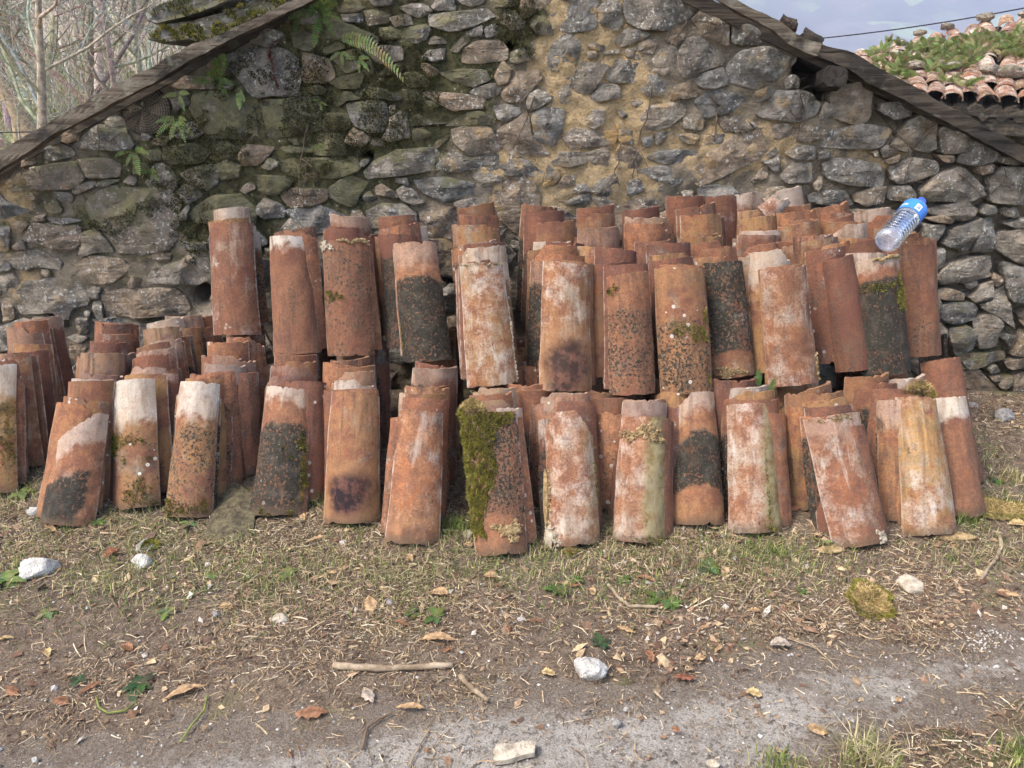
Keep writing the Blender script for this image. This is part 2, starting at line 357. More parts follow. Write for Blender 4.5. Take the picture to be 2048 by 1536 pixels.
def mat_concrete():
    n = NT('worn_concrete'); p = n.coord()
    n1 = n.noise(p, 3.5, 6, 0.6); n2 = n.noise(p, 40, 6, 0.7); n3 = n.noise(p, 190, 4, 0.75)
    c = n.mix(n.ss(n1, 0.35, 0.65), (0.22, 0.195, 0.16), (0.34, 0.31, 0.265))
    c = n.mix(n.ss(n2, 0.4, 0.7, 0, 0.6), c, (0.40, 0.375, 0.335))
    c = n.mix(n.ss(n3, 0.54, 0.66, 0, 0.55), c, (0.48, 0.455, 0.405))
    c = n.mix(n.ss(n3, 0.36, 0.47, 0.7, 0), c, (0.08, 0.067, 0.053))
    c = n.mix(n.ss(n.noise(p, 75, 3, 0.6), 0.36, 0.46, 0.7, 0), c, (0.085, 0.07, 0.055))
    c = n.mix(n.mul(n.ss(n.noise(n.vmath('ADD', p, (2, 2, 0)), 6, 5, 0.7), 0.5, 0.65), 0.6), c, (0.13, 0.10, 0.072))
    dirt = n.node('ShaderNodeSeparateColor', {0: n.attr('col', 'GEOMETRY', 'Color')}).outputs[0]
    dm = n.ss(n.add(dirt, n.add(n.mul(n.sub(n2, 0.5), 0.9), n.mul(n.sub(n1, 0.5), 0.7))), 0.72, 1.0)
    c = n.mix(n.mul(dm, 0.85), c, n.mix(n.ss(n3, 0.35, 0.65), (0.075, 0.055, 0.04), (0.18, 0.14, 0.10)))
    return n.done(c, 0.92, n.bump(n.add(n2, n.mul(n3, 0.8)), 1.0, 0.008))

M = {}
M['clay'] = mat_clay(); M['stone'] = mat_stone(); M['mortar'] = mat_mortar()
M['timber'] = mat_wood('weathered_timber', (0.060, 0.043, 0.030), (0.19, 0.155, 0.115))
M['timber_dark'] = mat_wood('dark_timber', (0.022, 0.017, 0.013), (0.085, 0.066, 0.048), lich=0.15)
M['soil'] = mat_soil(); M['concrete'] = mat_concrete()
M['litter'] = mat_vcol('dry_litter', 0.85, 0.3, 90, 0.15)
M['blade'] = mat_vcol('grass_blade', 0.7, 0.3, 40, 0.3)
M['leaf'] = mat_vcol('dry_leaf', 0.75, 0.35, 70, 0.2)
M['moss'] = mat_vcol('moss', 0.95, 0.4, 50, 0.2)
M['fern'] = mat_vcol('fern_leaf', 0.6, 0.25, 60, 0.35)
M['bark'] = mat_vcol('grey_bark', 0.9, 0.45, 25)
def mat_white():
    n = NT('white_limestone'); p = n.coord(); a = n.noise(p, 38, 6, 0.65); b = n.noise(p, 150, 4, 0.7); d = n.noise(n.vmath('ADD', p, (3, 1, 2)), 22, 5, 0.7); z = n.sep(p)[2]
    c = n.mix(n.ss(a, 0.3, 0.7), (0.40, 0.38, 0.34), (0.68, 0.66, 0.61)); c = n.mix(n.ss(b, 0.3, 0.5, 0.6, 0), c, (0.25, 0.22, 0.18))
    c = n.mix(n.ss(n.sub(d, n.mul(z, 6.0)), 0.46, 0.60, 0, 0.75), c, (0.24, 0.19, 0.13)); return n.done(c, 0.92, n.bump(n.add(a, n.mul(b, 0.5)), 1.0, 0.014))
M['white_rock'] = mat_white()
M['grey_rock'] = mat_plain('grey_limestone', (0.30, 0.285, 0.26), 0.9, 0.5, 30, None, 0.9, 0.012)
M['foam'] = mat_plain('ochre_mortar', (0.42, 0.27, 0.115), 0.95, 0.55, 55, (0.52, 0.38, 0.2), 1.0, 0.012)
M['cream'] = mat_plain('cream_plaster', (0.56, 0.46, 0.33), 0.95, 0.45, 40, (0.62, 0.55, 0.43), 1.0, 0.012)
M['stick'] = mat_plain('pale_stick', (0.30, 0.215, 0.135), 0.85, 0.5, 28, (0.40, 0.32, 0.22), 0.8, 0.004)
M['twig'] = mat_plain('dark_twig', (0.15, 0.10, 0.065), 0.9, 0.4, 40, None, 0.5, 0.003)
M['vine'] = mat_plain('dry_vine', (0.13, 0.095, 0.07), 0.9, 0.4, 40, None, 0.5, 0.003)

# ================================================================ SETTING
# ---- far terrain: one sheet from behind the camera to the mountain
def terrain_z(x, y):
    P = np.stack([x, y, np.zeros_like(x)], 1)
    left = np.clip((-x - 0.5) / (3 + 0.12 * np.maximum(y, 0)), 0, 1); left = left * left * (3 - 2 * left)
    b = np.maximum(y - 9.0, 0)
    zl = 0.135 * np.minimum(b, 140) + 0.12 * np.maximum(np.minimum(b, 220) - 20, 0) * np.clip(b / 120, 0, 1)
    zr = -0.05 * np.minimum(b, 250)
    z = zl * left + zr * (1 - left)
    z = z + np.clip(b / 30, 0, 1) * 0.5 * fbm(P, 0.12, 3, 3)
    far = np.clip((y - 520) / 430, 0, 1)
    z = z + 185 * far * far * (3 - 2 * far) * (1 + 0.30 * fbm(P, 0.005, 9, 6, 0.6)) + np.clip((y - 250) / 300, 0, 1) * 16 * fbm(P, 0.014, 4, 5, 0.6)
    return z - 0.05
ys = np.concatenate([np.linspace(-6, 12, 19), np.geomspace(13, 1300, 230)])
ts = np.linspace(-1, 1, 261)
gx = (ts[None, :] * (14 + 1.25 * np.maximum(ys, 0))[:, None]); gy = np.repeat(ys[:, None], len(ts), 1)
V = np.stack([gx.ravel(), gy.ravel(), terrain_z(gx.ravel(), gy.ravel())], 1)
nY, nX = gx.shape
idx = np.arange(nY * nX).reshape(nY, nX)
Q = np.stack([idx[:-1, :-1], idx[:-1, 1:], idx[1:, 1:], idx[1:, :-1]], -1).reshape(-1, 4)
def mat_terrain():
    n = NT('meadow_and_far_fields'); p = n.coord(); y = n.sep(p)[1]
    n1 = n.noise(p, 0.7, 6, 0.65); n2 = n.noise(p, 6, 5, 0.7)
    near = n.mix(n.ss(n1, 0.42, 0.6), (0.24, 0.205, 0.115), (0.15, 0.17, 0.05))
    near = n.mix(n.ss(n2, 0.35, 0.7), near, (0.31, 0.28, 0.16))
    wob = n.node('ShaderNodeTexNoise', {'Vector': p, 'Scale': 0.012, 'Detail': 3.0}).outputs[1]
    cell = n.node('ShaderNodeTexVoronoi', {'Vector': n.vmath('ADD', n.vmath('MULTIPLY', p, (0.026, 0.026, 0.040)), wob), 'Scale': 1.6}).outputs['Color']
    cr = n.sep(cell)[0]
    f = n.mix(n.ss(n.noise(p, 0.009, 5, 0.6), 0.42, 0.58), (0.035, 0.032, 0.034), (0.095, 0.078, 0.070))
    f = n.mix(n.mul(n.ss(cr, 0.66, 0.70), n.ss(n.noise(p, 0.007, 3), 0.42, 0.52)), f, (0.14, 0.18, 0.085))
    f = n.mix(n.ss(n.noise(p, 0.05, 6, 0.75), 0.47, 0.60, 0, 0.85), f, (0.055, 0.06, 0.045))
    return n.done(n.mix(n.ss(y, 80, 220), near, f), 0.95)
o = fast_mesh('terrain', V, Q, 4, mat_terrain(), smooth=True); tag(o, kind='structure')

# ---- worn concrete strip in front and the soil that creeps over it
def strip_edge(x):
    X = np.interp(x, EDGE_X, EDGE_Y); return X
_e = [on_surf(px, py, lambda y: 0.0) for px, py in ((-200, 1560), (300, 1512), (700, 1468), (900, 1412), (1300, 1400), (1560, 1340), (2048, 1300), (2250, 1280))]
EDGE_X = [q.x for q in _e]; EDGE_Y = [q.y for q in _e]
def soil_mask(x, y):
    """1 = soil lies over the concrete, 0 = bare concrete"""
    x = np.asarray(x, float); y = np.asarray(y, float); P = np.stack([x, y, np.zeros_like(x)], 1)
    d = y - np.interp(x, EDGE_X, EDGE_Y) + 0.17 * fbm(P, 3.5, 21, 6, 0.68) + 0.09 * fbm(P, 20, 22, 4, 0.7)
    # litter also drifts in from the lower right corner
    d2 = 0.30 * (x - 0.95) - (y - 1.62) + 0.12 * fbm(P, 6, 23, 4) - 0.12
    t = np.clip(np.maximum(d, d2) / 0.14, 0, 1)
    return t * t * (3 - 2 * t)
xs = np.arange(-3.7, 3.71, 0.0155); yy = np.arange(0.5, 3.62, 0.0155)
gx, gy = np.meshgrid(xs, yy); x, y = gx.ravel(), gy.ravel(); P = np.stack([x, y, 0 * x], 1)
z = gz_arr(x, y) + 0.0035 * fbm(P, 22, 31, 3) + 0.0025 * fbm(P, 60, 33, 2) - 0.016 * (1 - soil_mask(x, y))
idx = np.arange(len(x)).reshape(gx.shape)
Q = np.stack([idx[:-1, :-1], idx[:-1, 1:], idx[1:, 1:], idx[1:, :-1]], -1).reshape(-1, 4)
o = fast_mesh('ground', np.stack([x, y, z], 1), Q, 4, M['soil'], smooth=True); tag(o, kind='structure')
xs = np.linspace(-3.7, 3.7, 150); yy = np.linspace(-1.5, 2.3, 80); gx, gy = np.meshgrid(xs, yy); x, y = gx.ravel(), gy.ravel()
P = np.stack([x, y, 0 * x], 1); z = -0.0075 + 0.003 * fbm(P, 4, 41, 4)
idx = np.arange(len(x)).reshape(gx.shape)
Q = np.stack([idx[:-1, :-1], idx[:-1, 1:], idx[1:, 1:], idx[1:, :-1]], -1).reshape(-1, 4)
dt = np.clip(1.0 - (np.interp(x, EDGE_X, EDGE_Y) - y) / 0.24, 0, 1); dt = np.maximum(dt, np.clip(1.0 - (y - 1.50 - 0.30 * (x - 0.95)) / 0.25, 0, 1) * np.clip((x - .3) / .5, 0, 1))
o = fast_mesh('pavement', np.stack([x, y, z], 1), Q, 4, M['concrete'], cols=np.stack([dt, dt, dt], 1), smooth=True); tag(o, kind='structure')

# ================================================================ STONE SHED
YW = 3.43
CROPS = {'A': (0, 0, 3.657), 'B': (480, 0, 3.657), 'C': (1000, 0, 3.657), 'D': (1488, 0, 3.657), 'G': (0, 380, 3.938), 'E': (1400, 360, 3.531), 'K': (1468, 700, 3.531), 'P': (0, 0, 1.0)}
STONES = '''
A 20 1270 250 1215 540 1180 640 1300 520 1380 80 1400
A 560 1165 790 1150 890 1200 880 1295 640 1300 570 1200
A 530 1080 620 980 730 905 930 930 985 1050 960 1100 720 1095
A 765 830 830 815 945 890 940 960 830 940 780 905
A 300 1110 420 1035 540 1085 550 1140 440 1170 290 1170
A 390 990 470 930 600 945 590 1030 500 1050
A 90 1190 270 1145 270 1200 120 1230
A 1190 1080 1420 1040 1540 1110 1480 1190 1240 1200 1185 1150
A 1225 590 1310 545 1560 560 1555 650 1330 655 1235 630
P 441 116 500 100 560 95 598 115 600 165 595 192 508 195 470 150
A 1430 690 1560 665 1720 700 1870 800 1880 1000 1560 1010 1480 930 1400 800
P 524 200 640 192 642 262 537 279
A 1550 1040 1660 1030 1800 1100 1760 1190 1620 1130
A 1800 1050 2030 1075 1900 1210 1780 1215 1750 1150
A 1325 1270 1460 1215 1590 1200 1590 1340 1520 1390 1400 1340
A 1130 1200 1180 1185 1270 1240 1300 1330 1250 1440 1060 1350
A 910 1330 960 1280 1010 1300 1000 1355
A 530 1390 620 1335 710 1325 680 1380 560 1420
A 1010 1110 1180 1090 1180 1170 1120 1180
G 665 90 860 -20 1300 -20 1400 60 1400 380 1340 460 1160 490 940 490 870 380 720 230
G 0 20 60 90 250 170 0 230 -60 120
G 350 130 440 65 500 160 480 185 390 180
G 360 215 560 220 660 240 510 270 430 260
G 180 390 260 250 630 290 640 430 590 465 370 445
G 110 250 190 240 240 270 180 330 110 300
G -60 290 90 280 100 340 80 480 -60 480
G 80 540 160 480 320 475 490 560 480 630 300 600 200 640 100 600
G 590 590 720 510 960 540 1050 600 900 720 760 740 640 690
G 1160 680 1220 600 1420 560 1500 500 1640 500 1650 700 1560 750 1400 730 1170 740
G 800 830 1000 770 1380 770 1500 900 1500 970 1100 1000 900 980 830 900
G 150 800 200 720 400 700 600 720 700 830 690 900 580 920 550 1030 440 950 180 980
G 1010 740 1050 660 1120 690 1120 750 1040 770
G 0 680 110 650 180 760 60 800 -40 770
G 1490 190 1560 110 1700 30 1900 30 2020 150 2000 270 1640 260 1540 250
G 620 1000 700 1010 700 1130 620 1120
G 720 1020 900 1000 1000 1040 800 1050
G 530 1160 600 1130 710 1150 650 1200
G 560 1200 700 1220 680 1280 600 1350 550 1300
G 730 880 800 870 830 1000 760 1020
G 1430 400 1640 410 1640 470 1470 465
G 20 870 90 850 140 1000 40 1050
B 285 150 420 60 550 75 640 170 450 180
B 640 590 740 560 900 520 910 560 870 650 720 650
B 880 690 920 630 1060 650 1210 720 1150 735 900 710
B 770 760 930 730 1060 740 1090 850 1070 950 960 970 850 920
B 1385 110 1560 90 1800 60 1870 120 1700 200 1520 245 1400 190
B 1320 430 1370 370 1510 350 1500 430 1420 460
B 1620 360 1740 300 1900 290 1980 370 1950 440 1700 470 1610 460
B 1450 530 1640 500 1800 510 1830 590 1700 640 1540 590
B 1340 680 1400 665 1700 690 1790 720 1780 790 1560 810 1440 750
B 1860 560 1920 435 1990 500 1960 610 1890 630
C 0 690 130 520 290 520 300 580 150 750 40 740
B 1550 950 1630 930 1840 930 1920 1100 1680 1140 1560 1030
B 910 1260 960 1190 1150 1090 1440 1080 1460 1240 1200 1280 930 1310
B 1460 1160 1580 1080 1680 1150 1900 1110 1880 1200 1600 1260 1470 1250
B 1240 880 1290 825 1400 890 1530 900 1240 920
B 1420 1080 1430 1030 1530 985 1520 1020 1440 1090
B 990 1370 1040 1340 1160 1420 1150 1450 1000 1420
B 290 1080 330 1060 500 1080 560 1110 470 1120 340 1120
B 300 1180 440 1150 840 1150 890 1240 700 1310 400 1300 310 1240
B 290 1420 400 1370 640 1380 640 1460 540 1500 360 1520
B 1270 1320 1500 1290 1700 1330 1720 1420 1500 1480 1350 1420
P 985 400 1000 365 1030 352 1060 358 1080 390 1072 440 1040 470 1000 440
B 600 360 740 300 780 350 620 410
B 1110 560 1250 520 1360 560 1380 630 1200 640
B 900 -60 1130 -60 1120 45 980 50
B 740 110 900 100 910 170 760 160
B 1090 130 1240 100 1270 180 1130 200
B 1820 -50 2048 -50 2040 40 1850 60
P 735 423 768 405 808 407 833 426 830 456 740 456
P 838 425 875 410 915 415 912 480 850 470
C 340 420 380 330 470 250 560 250 590 350 560 460 490 540 360 510
C 205 150 260 110 330 120 400 220 390 260 290 260 220 200
C 710 90 750 20 800 -10 880 20 890 180 840 225 740 180
C 905 -60 1380 -60 1440 60 1400 140 1210 235 1050 220 940 170 905 90
C 1000 320 1080 290 1160 300 1120 400 1010 380
C 1120 420 1200 330 1290 340 1290 520 1180 550 1060 500
C 1300 390 1370 280 1460 270 1620 390 1625 470 1350 575 1300 540
C 1400 150 1470 60 1560 90 1680 190 1660 330 1480 260
C 1690 170 1780 165 1900 210 1990 300 1980 340 1700 320
P 1451 140 1480 100 1530 95 1592 108 1590 122 1550 160 1510 178 1460 165
C 1000 620 1020 550 1100 540 1220 590 1230 690 1080 710
C 670 690 740 610 870 620 890 710 680 750
C 410 680 500 600 530 740 450 760
C 225 840 300 785 470 800 450 960 380 1080 250 1000
C 560 890 680 800 770 800 760 900 680 945
C 845 790 930 830 930 865 880 865
C 940 740 1030 730 1040 780 990 790
C 1020 860 1080 770 1330 740 1360 830 1250 920 1150 960 1030 960
C 1420 740 1540 660 1700 650 1800 720 1680 820 1500 860
C 1400 1290 1500 1130 1700 1000 1880 960 1960 1060 1900 1150 1600 1310 1450 1370
C 840 1110 870 1060 960 1070 1050 1150 1000 1230 860 1230
C 1060 1150 1150 1100 1440 1100 1430 1190 1180 1200
C 1000 1250 1120 1215 1370 1210 1340 1320 1230 1375 1140 1320
C 1940 1130 2010 1070 2030 1110 1960 1160
C 1830 1330 1950 1190 1960 1290 1870 1340
C 660 1400 720 1310 860 1260 870 1460 720 1430
C 360 1200 440 1110 620 1110 640 1190 480 1230
C 400 1370 480 1270 550 1290 540 1360
C 460 1010 540 930 700 950 850 960 840 1050 660 1080 520 1090
C 450 1480 600 1420 660 1410 650 1490 500 1500
C 660 1440 760 1430 850 1500 720 1520
C 930 1470 1050 1440 1180 1470 1190 1540 940 1540
C 80 380 150 350 220 370 210 440 130 470 70 450
C 630 380 700 370 720 420 650 430
C 740 385 880 360 860 395 760 400
C 1030 1010 1110 990 1110 1070 1040 1070
D 60 850 160 740 240 660 460 670 560 760 530 840 380 905 200 870
D 560 800 600 735 640 800 600 910 520 910
D 640 650 800 600 880 600 930 660 910 860 830 910 640 860
D 985 810 1000 750 1110 745 1230 790 1220 850 1080 880
D 1120 980 1200 890 1300 840 1400 870 1400 1090 1320 1120 1130 1060
D 1420 950 1460 920 1550 930 1640 990 1640 1050 1560 1120 1440 1120
D 1550 1190 1650 1000 1700 990 1870 1130 1840 1180 1700 1210
D 350 960 450 920 580 930 600 1000 430 1050 370 1010
D 560 1080 610 960 840 900 1070 940 1000 1060 940 1090
D 290 1120 400 1060 520 1070 520 1170 380 1170
D 540 1110 620 1105 620 1150 530 1165
D 570 1200 720 1150 990 1200 1020 1270 1000 1360 760 1360 600 1300
D 1050 1220 1200 1150 1400 1180 1420 1260 1130 1355 1070 1310
D 1280 1400 1400 1280 1560 1220 1700 1300 1770 1430 1600 1480 1300 1470
D 1790 1300 1900 1220 2080 1220 2080 1500 1800 1480
D 1020 1170 1130 1130 1120 1180 1050 1200
D 460 1430 560 1390 740 1395 800 1500 620 1500 470 1480
D 250 1290 340 1190 490 1190 490 1330 300 1340
D 1060 1070 1120 1000 1250 1090 1180 1120
D 1040 1460 1100 1360 1200 1350 1260 1420 1250 1480
D 500 1350 560 1280 560 1360 520 1400
D 280 590 350 540 400 570 400 640 300 650
D 1700 1215 1830 1200 1800 1260 1720 1280
E 1590 210 1860 140 1960 200 1900 270 1830 285 1620 235
E 1580 270 1700 240 1790 270 1780 305 1640 290
E 1570 310 1740 320 1650 450 1570 420
E 1700 460 1760 340 1980 265 1985 350 1890 500
E 1990 280 2060 270 2060 500 1910 500
E 1670 680 1720 610 1900 550 2040 530 2048 680 1850 720 1700 730
E 1670 780 1760 760 1870 800 1850 850 1690 840
E 1890 830 1960 740 2060 710 2060 830 1930 860
E 1680 900 1760 860 1930 860 1950 900 1930 990 1750 1015 1680 970
E 1750 1040 1880 1020 1940 1080 1920 1190 1800 1240 1760 1150
E 1910 980 2048 930 2120 1000 2060 1170 1950 1180
E 1830 1280 2048 1200 2100 1240 2048 1290 1880 1330
E 1640 500 1720 480 1720 600 1660 640
E 1850 730 1950 700 1940 740 1880 770
K 1560 20 1900 0 1910 60 1600 135
K 1600 160 1720 130 1880 290 1840 340 1620 260
K 1790 180 1860 170 1870 210 1810 215
K 1850 240 1880 190 1960 180 1970 230 1890 270
K 1910 80 2048 30 2080 60 2048 130 1930 130
K 1960 180 2048 150 2080 200 2048 330 1950 320
'''
polys = []
for ln in STONES.strip().splitlines():
    q = ln.split(); ox, oy, s = CROPS[q[0]]; a = list(map(float, q[1:]))
    polys.append([(ox + a[i] / s, oy + a[i + 1] / s) for i in range(0, len(a), 2)])
# roofline of the gable in wall coordinates
_l0, _l1 = at_y(0, 338, YW), at_y(600, 12, YW); _r0, _r1 = at_y(1400, 8, YW), at_y(2048, 312, YW)
def roof_z(X): return np.minimum(_l0.z + (X - _l0.x) * (_l1.z - _l0.z) / (_l1.x - _l0.x), _r0.z + (X - _r0.x) * (_r1.z - _r0.z) / (_r1.x - _r0.x))
def zone_ochre(px, py):
    g = lambda cx, cy, sx, sy: np.exp(-((px - cx) / sx) ** 2 - ((py - cy) / sy) ** 2)
    return np.clip(1.15 * g(1200, 170, 110, 260) + 0.7 * g(1020, 330, 120, 100) + 0.38 * g(1450, 260, 140, 130) + 0.5 * g(1620, 270, 110, 80) + 0.5 * g(20, 400, 60, 60)
                   + 0.5 * g(40, 520, 60, 130) + 0.3 * g(1330, 330, 200, 60) + 0.35 * g(300, 500, 120, 40) + 0.5 * g(890, 480, 40, 60) + 0.6 * g(1780, 320, 60, 50) + 0.55 * g(1130, 60, 60, 60), 0, 1)
def zone_moss(px, py):
    g = lambda cx, cy, sx, sy: np.exp(-((px - cx) / sx) ** 2 - ((py - cy) / sy) ** 2)
    return np.clip(1.0 * g(640, 190, 230, 220) + 0.7 * g(430, 330, 200, 110) + 0.6 * g(860, 150, 190, 190) + 0.45 * g(150, 430, 280, 200) + 0.75 * g(1040, 30, 60, 70)
                   + 0.55 * g(1960, 720, 160, 120) + 0.45 * g(1400, 240, 60, 30) + 0.3 * g(560, 560, 300, 200), 0, 1)
# fill the gaps between the traced stones with smaller ones
GS = 4; GW, GH = 2320 // GS, 1010 // GS; OX, OY = -136, -130
cx = OX + (np.arange(GW) + 0.5) * GS; cy = OY + (np.arange(GH) + 0.5) * GS; MX, MY = np.meshgrid(cx, cy)
def inside(poly, X, Y):
    r = np.zeros(X.shape, bool); n = len(poly)
    for i in range(n):
        x0, y0 = poly[i]; x1, y1 = poly[(i + 1) % n]
        c = ((y0 > Y) != (y1 > Y)); r ^= c & (X < (x1 - x0) * (Y - y0) / (y1 - y0 + 1e-12) + x0)
    return r
occ = np.zeros((GH, GW), bool)
for pl in polys: occ |= inside(pl, MX, MY)
def dil(a):
    b = a.copy(); b[1:] |= a[:-1]; b[:-1] |= a[1:]; b[:, 1:] |= a[:, :-1]; b[:, :-1] |= a[:, 1:]; return b
occ = dil(occ)
_a = (MX - 1024) / F; _b = (768 - MY) / F; _t = YW / (CP + _b * SP); WX = _a * _t; WZ = H + (-SP + _b * CP) * _t
occ |= WZ > roof_z(WX) - 0.02
occ |= WZ < 0.10
occ |= ((MX - 288) / 62) ** 2 + ((MY - 215) / 52) ** 2 < 1          # log end
occ |= (MX > 1592) & (MX < 1712) & (MY > 95) & (MY < 195)            # beam end
occ |= ((MX - 405) / 20) ** 2 + ((MY - 590) / 26) ** 2 < 1           # hole
hidden = (MX > 480) & (MX < 1840) & (MY > 500)
fr = random.Random(3)
for r0, tries in ((52, 500), (38, 900), (28, 1500), (20, 2600), (14, 2400)):
    for _ in range(tries):
        gxx = fr.randrange(4, GW - 4); gyy = fr.randrange(4, GH - 4)
        if occ[gyy, gxx]: continue
        px, py = cx[gxx], cy[gyy]
        vis = -20 < px < 2068 and -20 < py
        if hidden[gyy, gxx] and r0 < 26: continue
        if not vis and r0 < 26: continue
        if r0 < 30 and fr.random() < 0.8 * float(zone_ochre(px, py)): continue
        if r0 < 18 and fr.random() < 0.55: continue
        a = r0 * fr.uniform(1.1, 1.9); b = r0 * fr.uniform(0.55, 0.95); th = fr.gauss(0, 0.2); nn = 14; st = fr.random() * 6.28; rad = []
        for k in range(nn):
            an = st + 2 * math.pi * k / nn; cap = a * b / math.sqrt((b * math.cos(an - th)) ** 2 + (a * math.sin(an - th)) ** 2) * fr.uniform(0.8, 1.1); d = 3.0
            while d < cap:
                ix = int((px + d * math.cos(an) - OX) / GS); iy = int((py + d * math.sin(an) - OY) / GS)
                if not (0 <= ix < GW and 0 <= iy < GH) or occ[iy, ix]: break
                d += 2.0
            rad.append(min(d, cap))
        if sum(rad) / nn < 0.62 * r0 or min(rad) < 0.28 * r0: continue
        ks = sorted(fr.sample(range(nn), fr.randint(7, 9)))
        pl = [(px + (rad[k] - 1) * math.cos(st + 2 * math.pi * k / nn), py + (rad[k] - 1) * math.sin(st + 2 * math.pi * k / nn)) for k in ks]
        R_ = int(a / GS) + 3; sl_ = (slice(max(gyy - R_, 0), gyy + R_), slice(max(gxx - R_, 0), gxx + R_))
        m_ = inside(pl, MX[sl_], MY[sl_])
        if (m_ & occ[sl_]).sum() > 0.12 * max(1, m_.sum()): continue
        md = dil(m_); occ[sl_] |= md
        polys.append(pl)

shed = empty('stone_shed', (0, YW, 0.1)); tag(shed, 'rubble stone gable of a low shed with sagging timber roof edges', 'shed')
SHI = Matrix.Translation((0, -YW, -0.1))
# mortar core
xs = np.arange(-3.4, 3.55, 0.0165); zs_ = np.arange(-0.15, 2.75, 0.0165)
gx, gzz = np.meshgrid(xs, zs_); X, Z = gx.ravel(), gzz.ravel()
d_ = YW * CP + (H - Z) * SP; PXw = 1024 + F * X / d_; PYw = 768 - F * (YW * SP - (H - Z) * CP) / d_
P = np.stack([X, 0 * X, Z], 1); oc = zone_ochre(PXw, PYw); ms = zone_moss(PXw, PYw)
off = 0.022 * fbm(P, 9, 61, 4, 0.6) + 0.012 * fbm(P, 33, 62, 3) - 0.008 * oc + 0.003
off += 0.055 * np.clip((PXw - 1600) / 200, 0, 1) * (1 - oc)
for hx, hy, hr in ((405, 590, 17), (733, 315, 9), (700, 395, 7), (1020, 90, 6), (1640, 165, 42), (1620, 140, 26), (890, 590, 25), (760, 620, 25)):
    off += 0.35 * np.exp(-(((PXw - hx) / hr) ** 2 + ((PYw - hy) / hr) ** 2) ** 2)
Vw = np.stack([X, off, Z - 0.1], 1)
keep = (Z < roof_z(X) - 0.005).reshape(gx.shape)
idx = np.arange(len(X)).reshape(gx.shape)
Q = np.stack([idx[:-1, :-1], idx[:-1, 1:], idx[1:, 1:], idx[1:, :-1]], -1)
Q = Q[keep[:-1, :-1] & keep[1:, 1:]].reshape(-1, 4)
cols = np.stack([oc, ms, 0 * oc], 1)
wall_quads = Q.tolist()
wall = fast_mesh('wall', Vw, Q, 4, M['mortar'], cols, parent=shed, smooth=True)

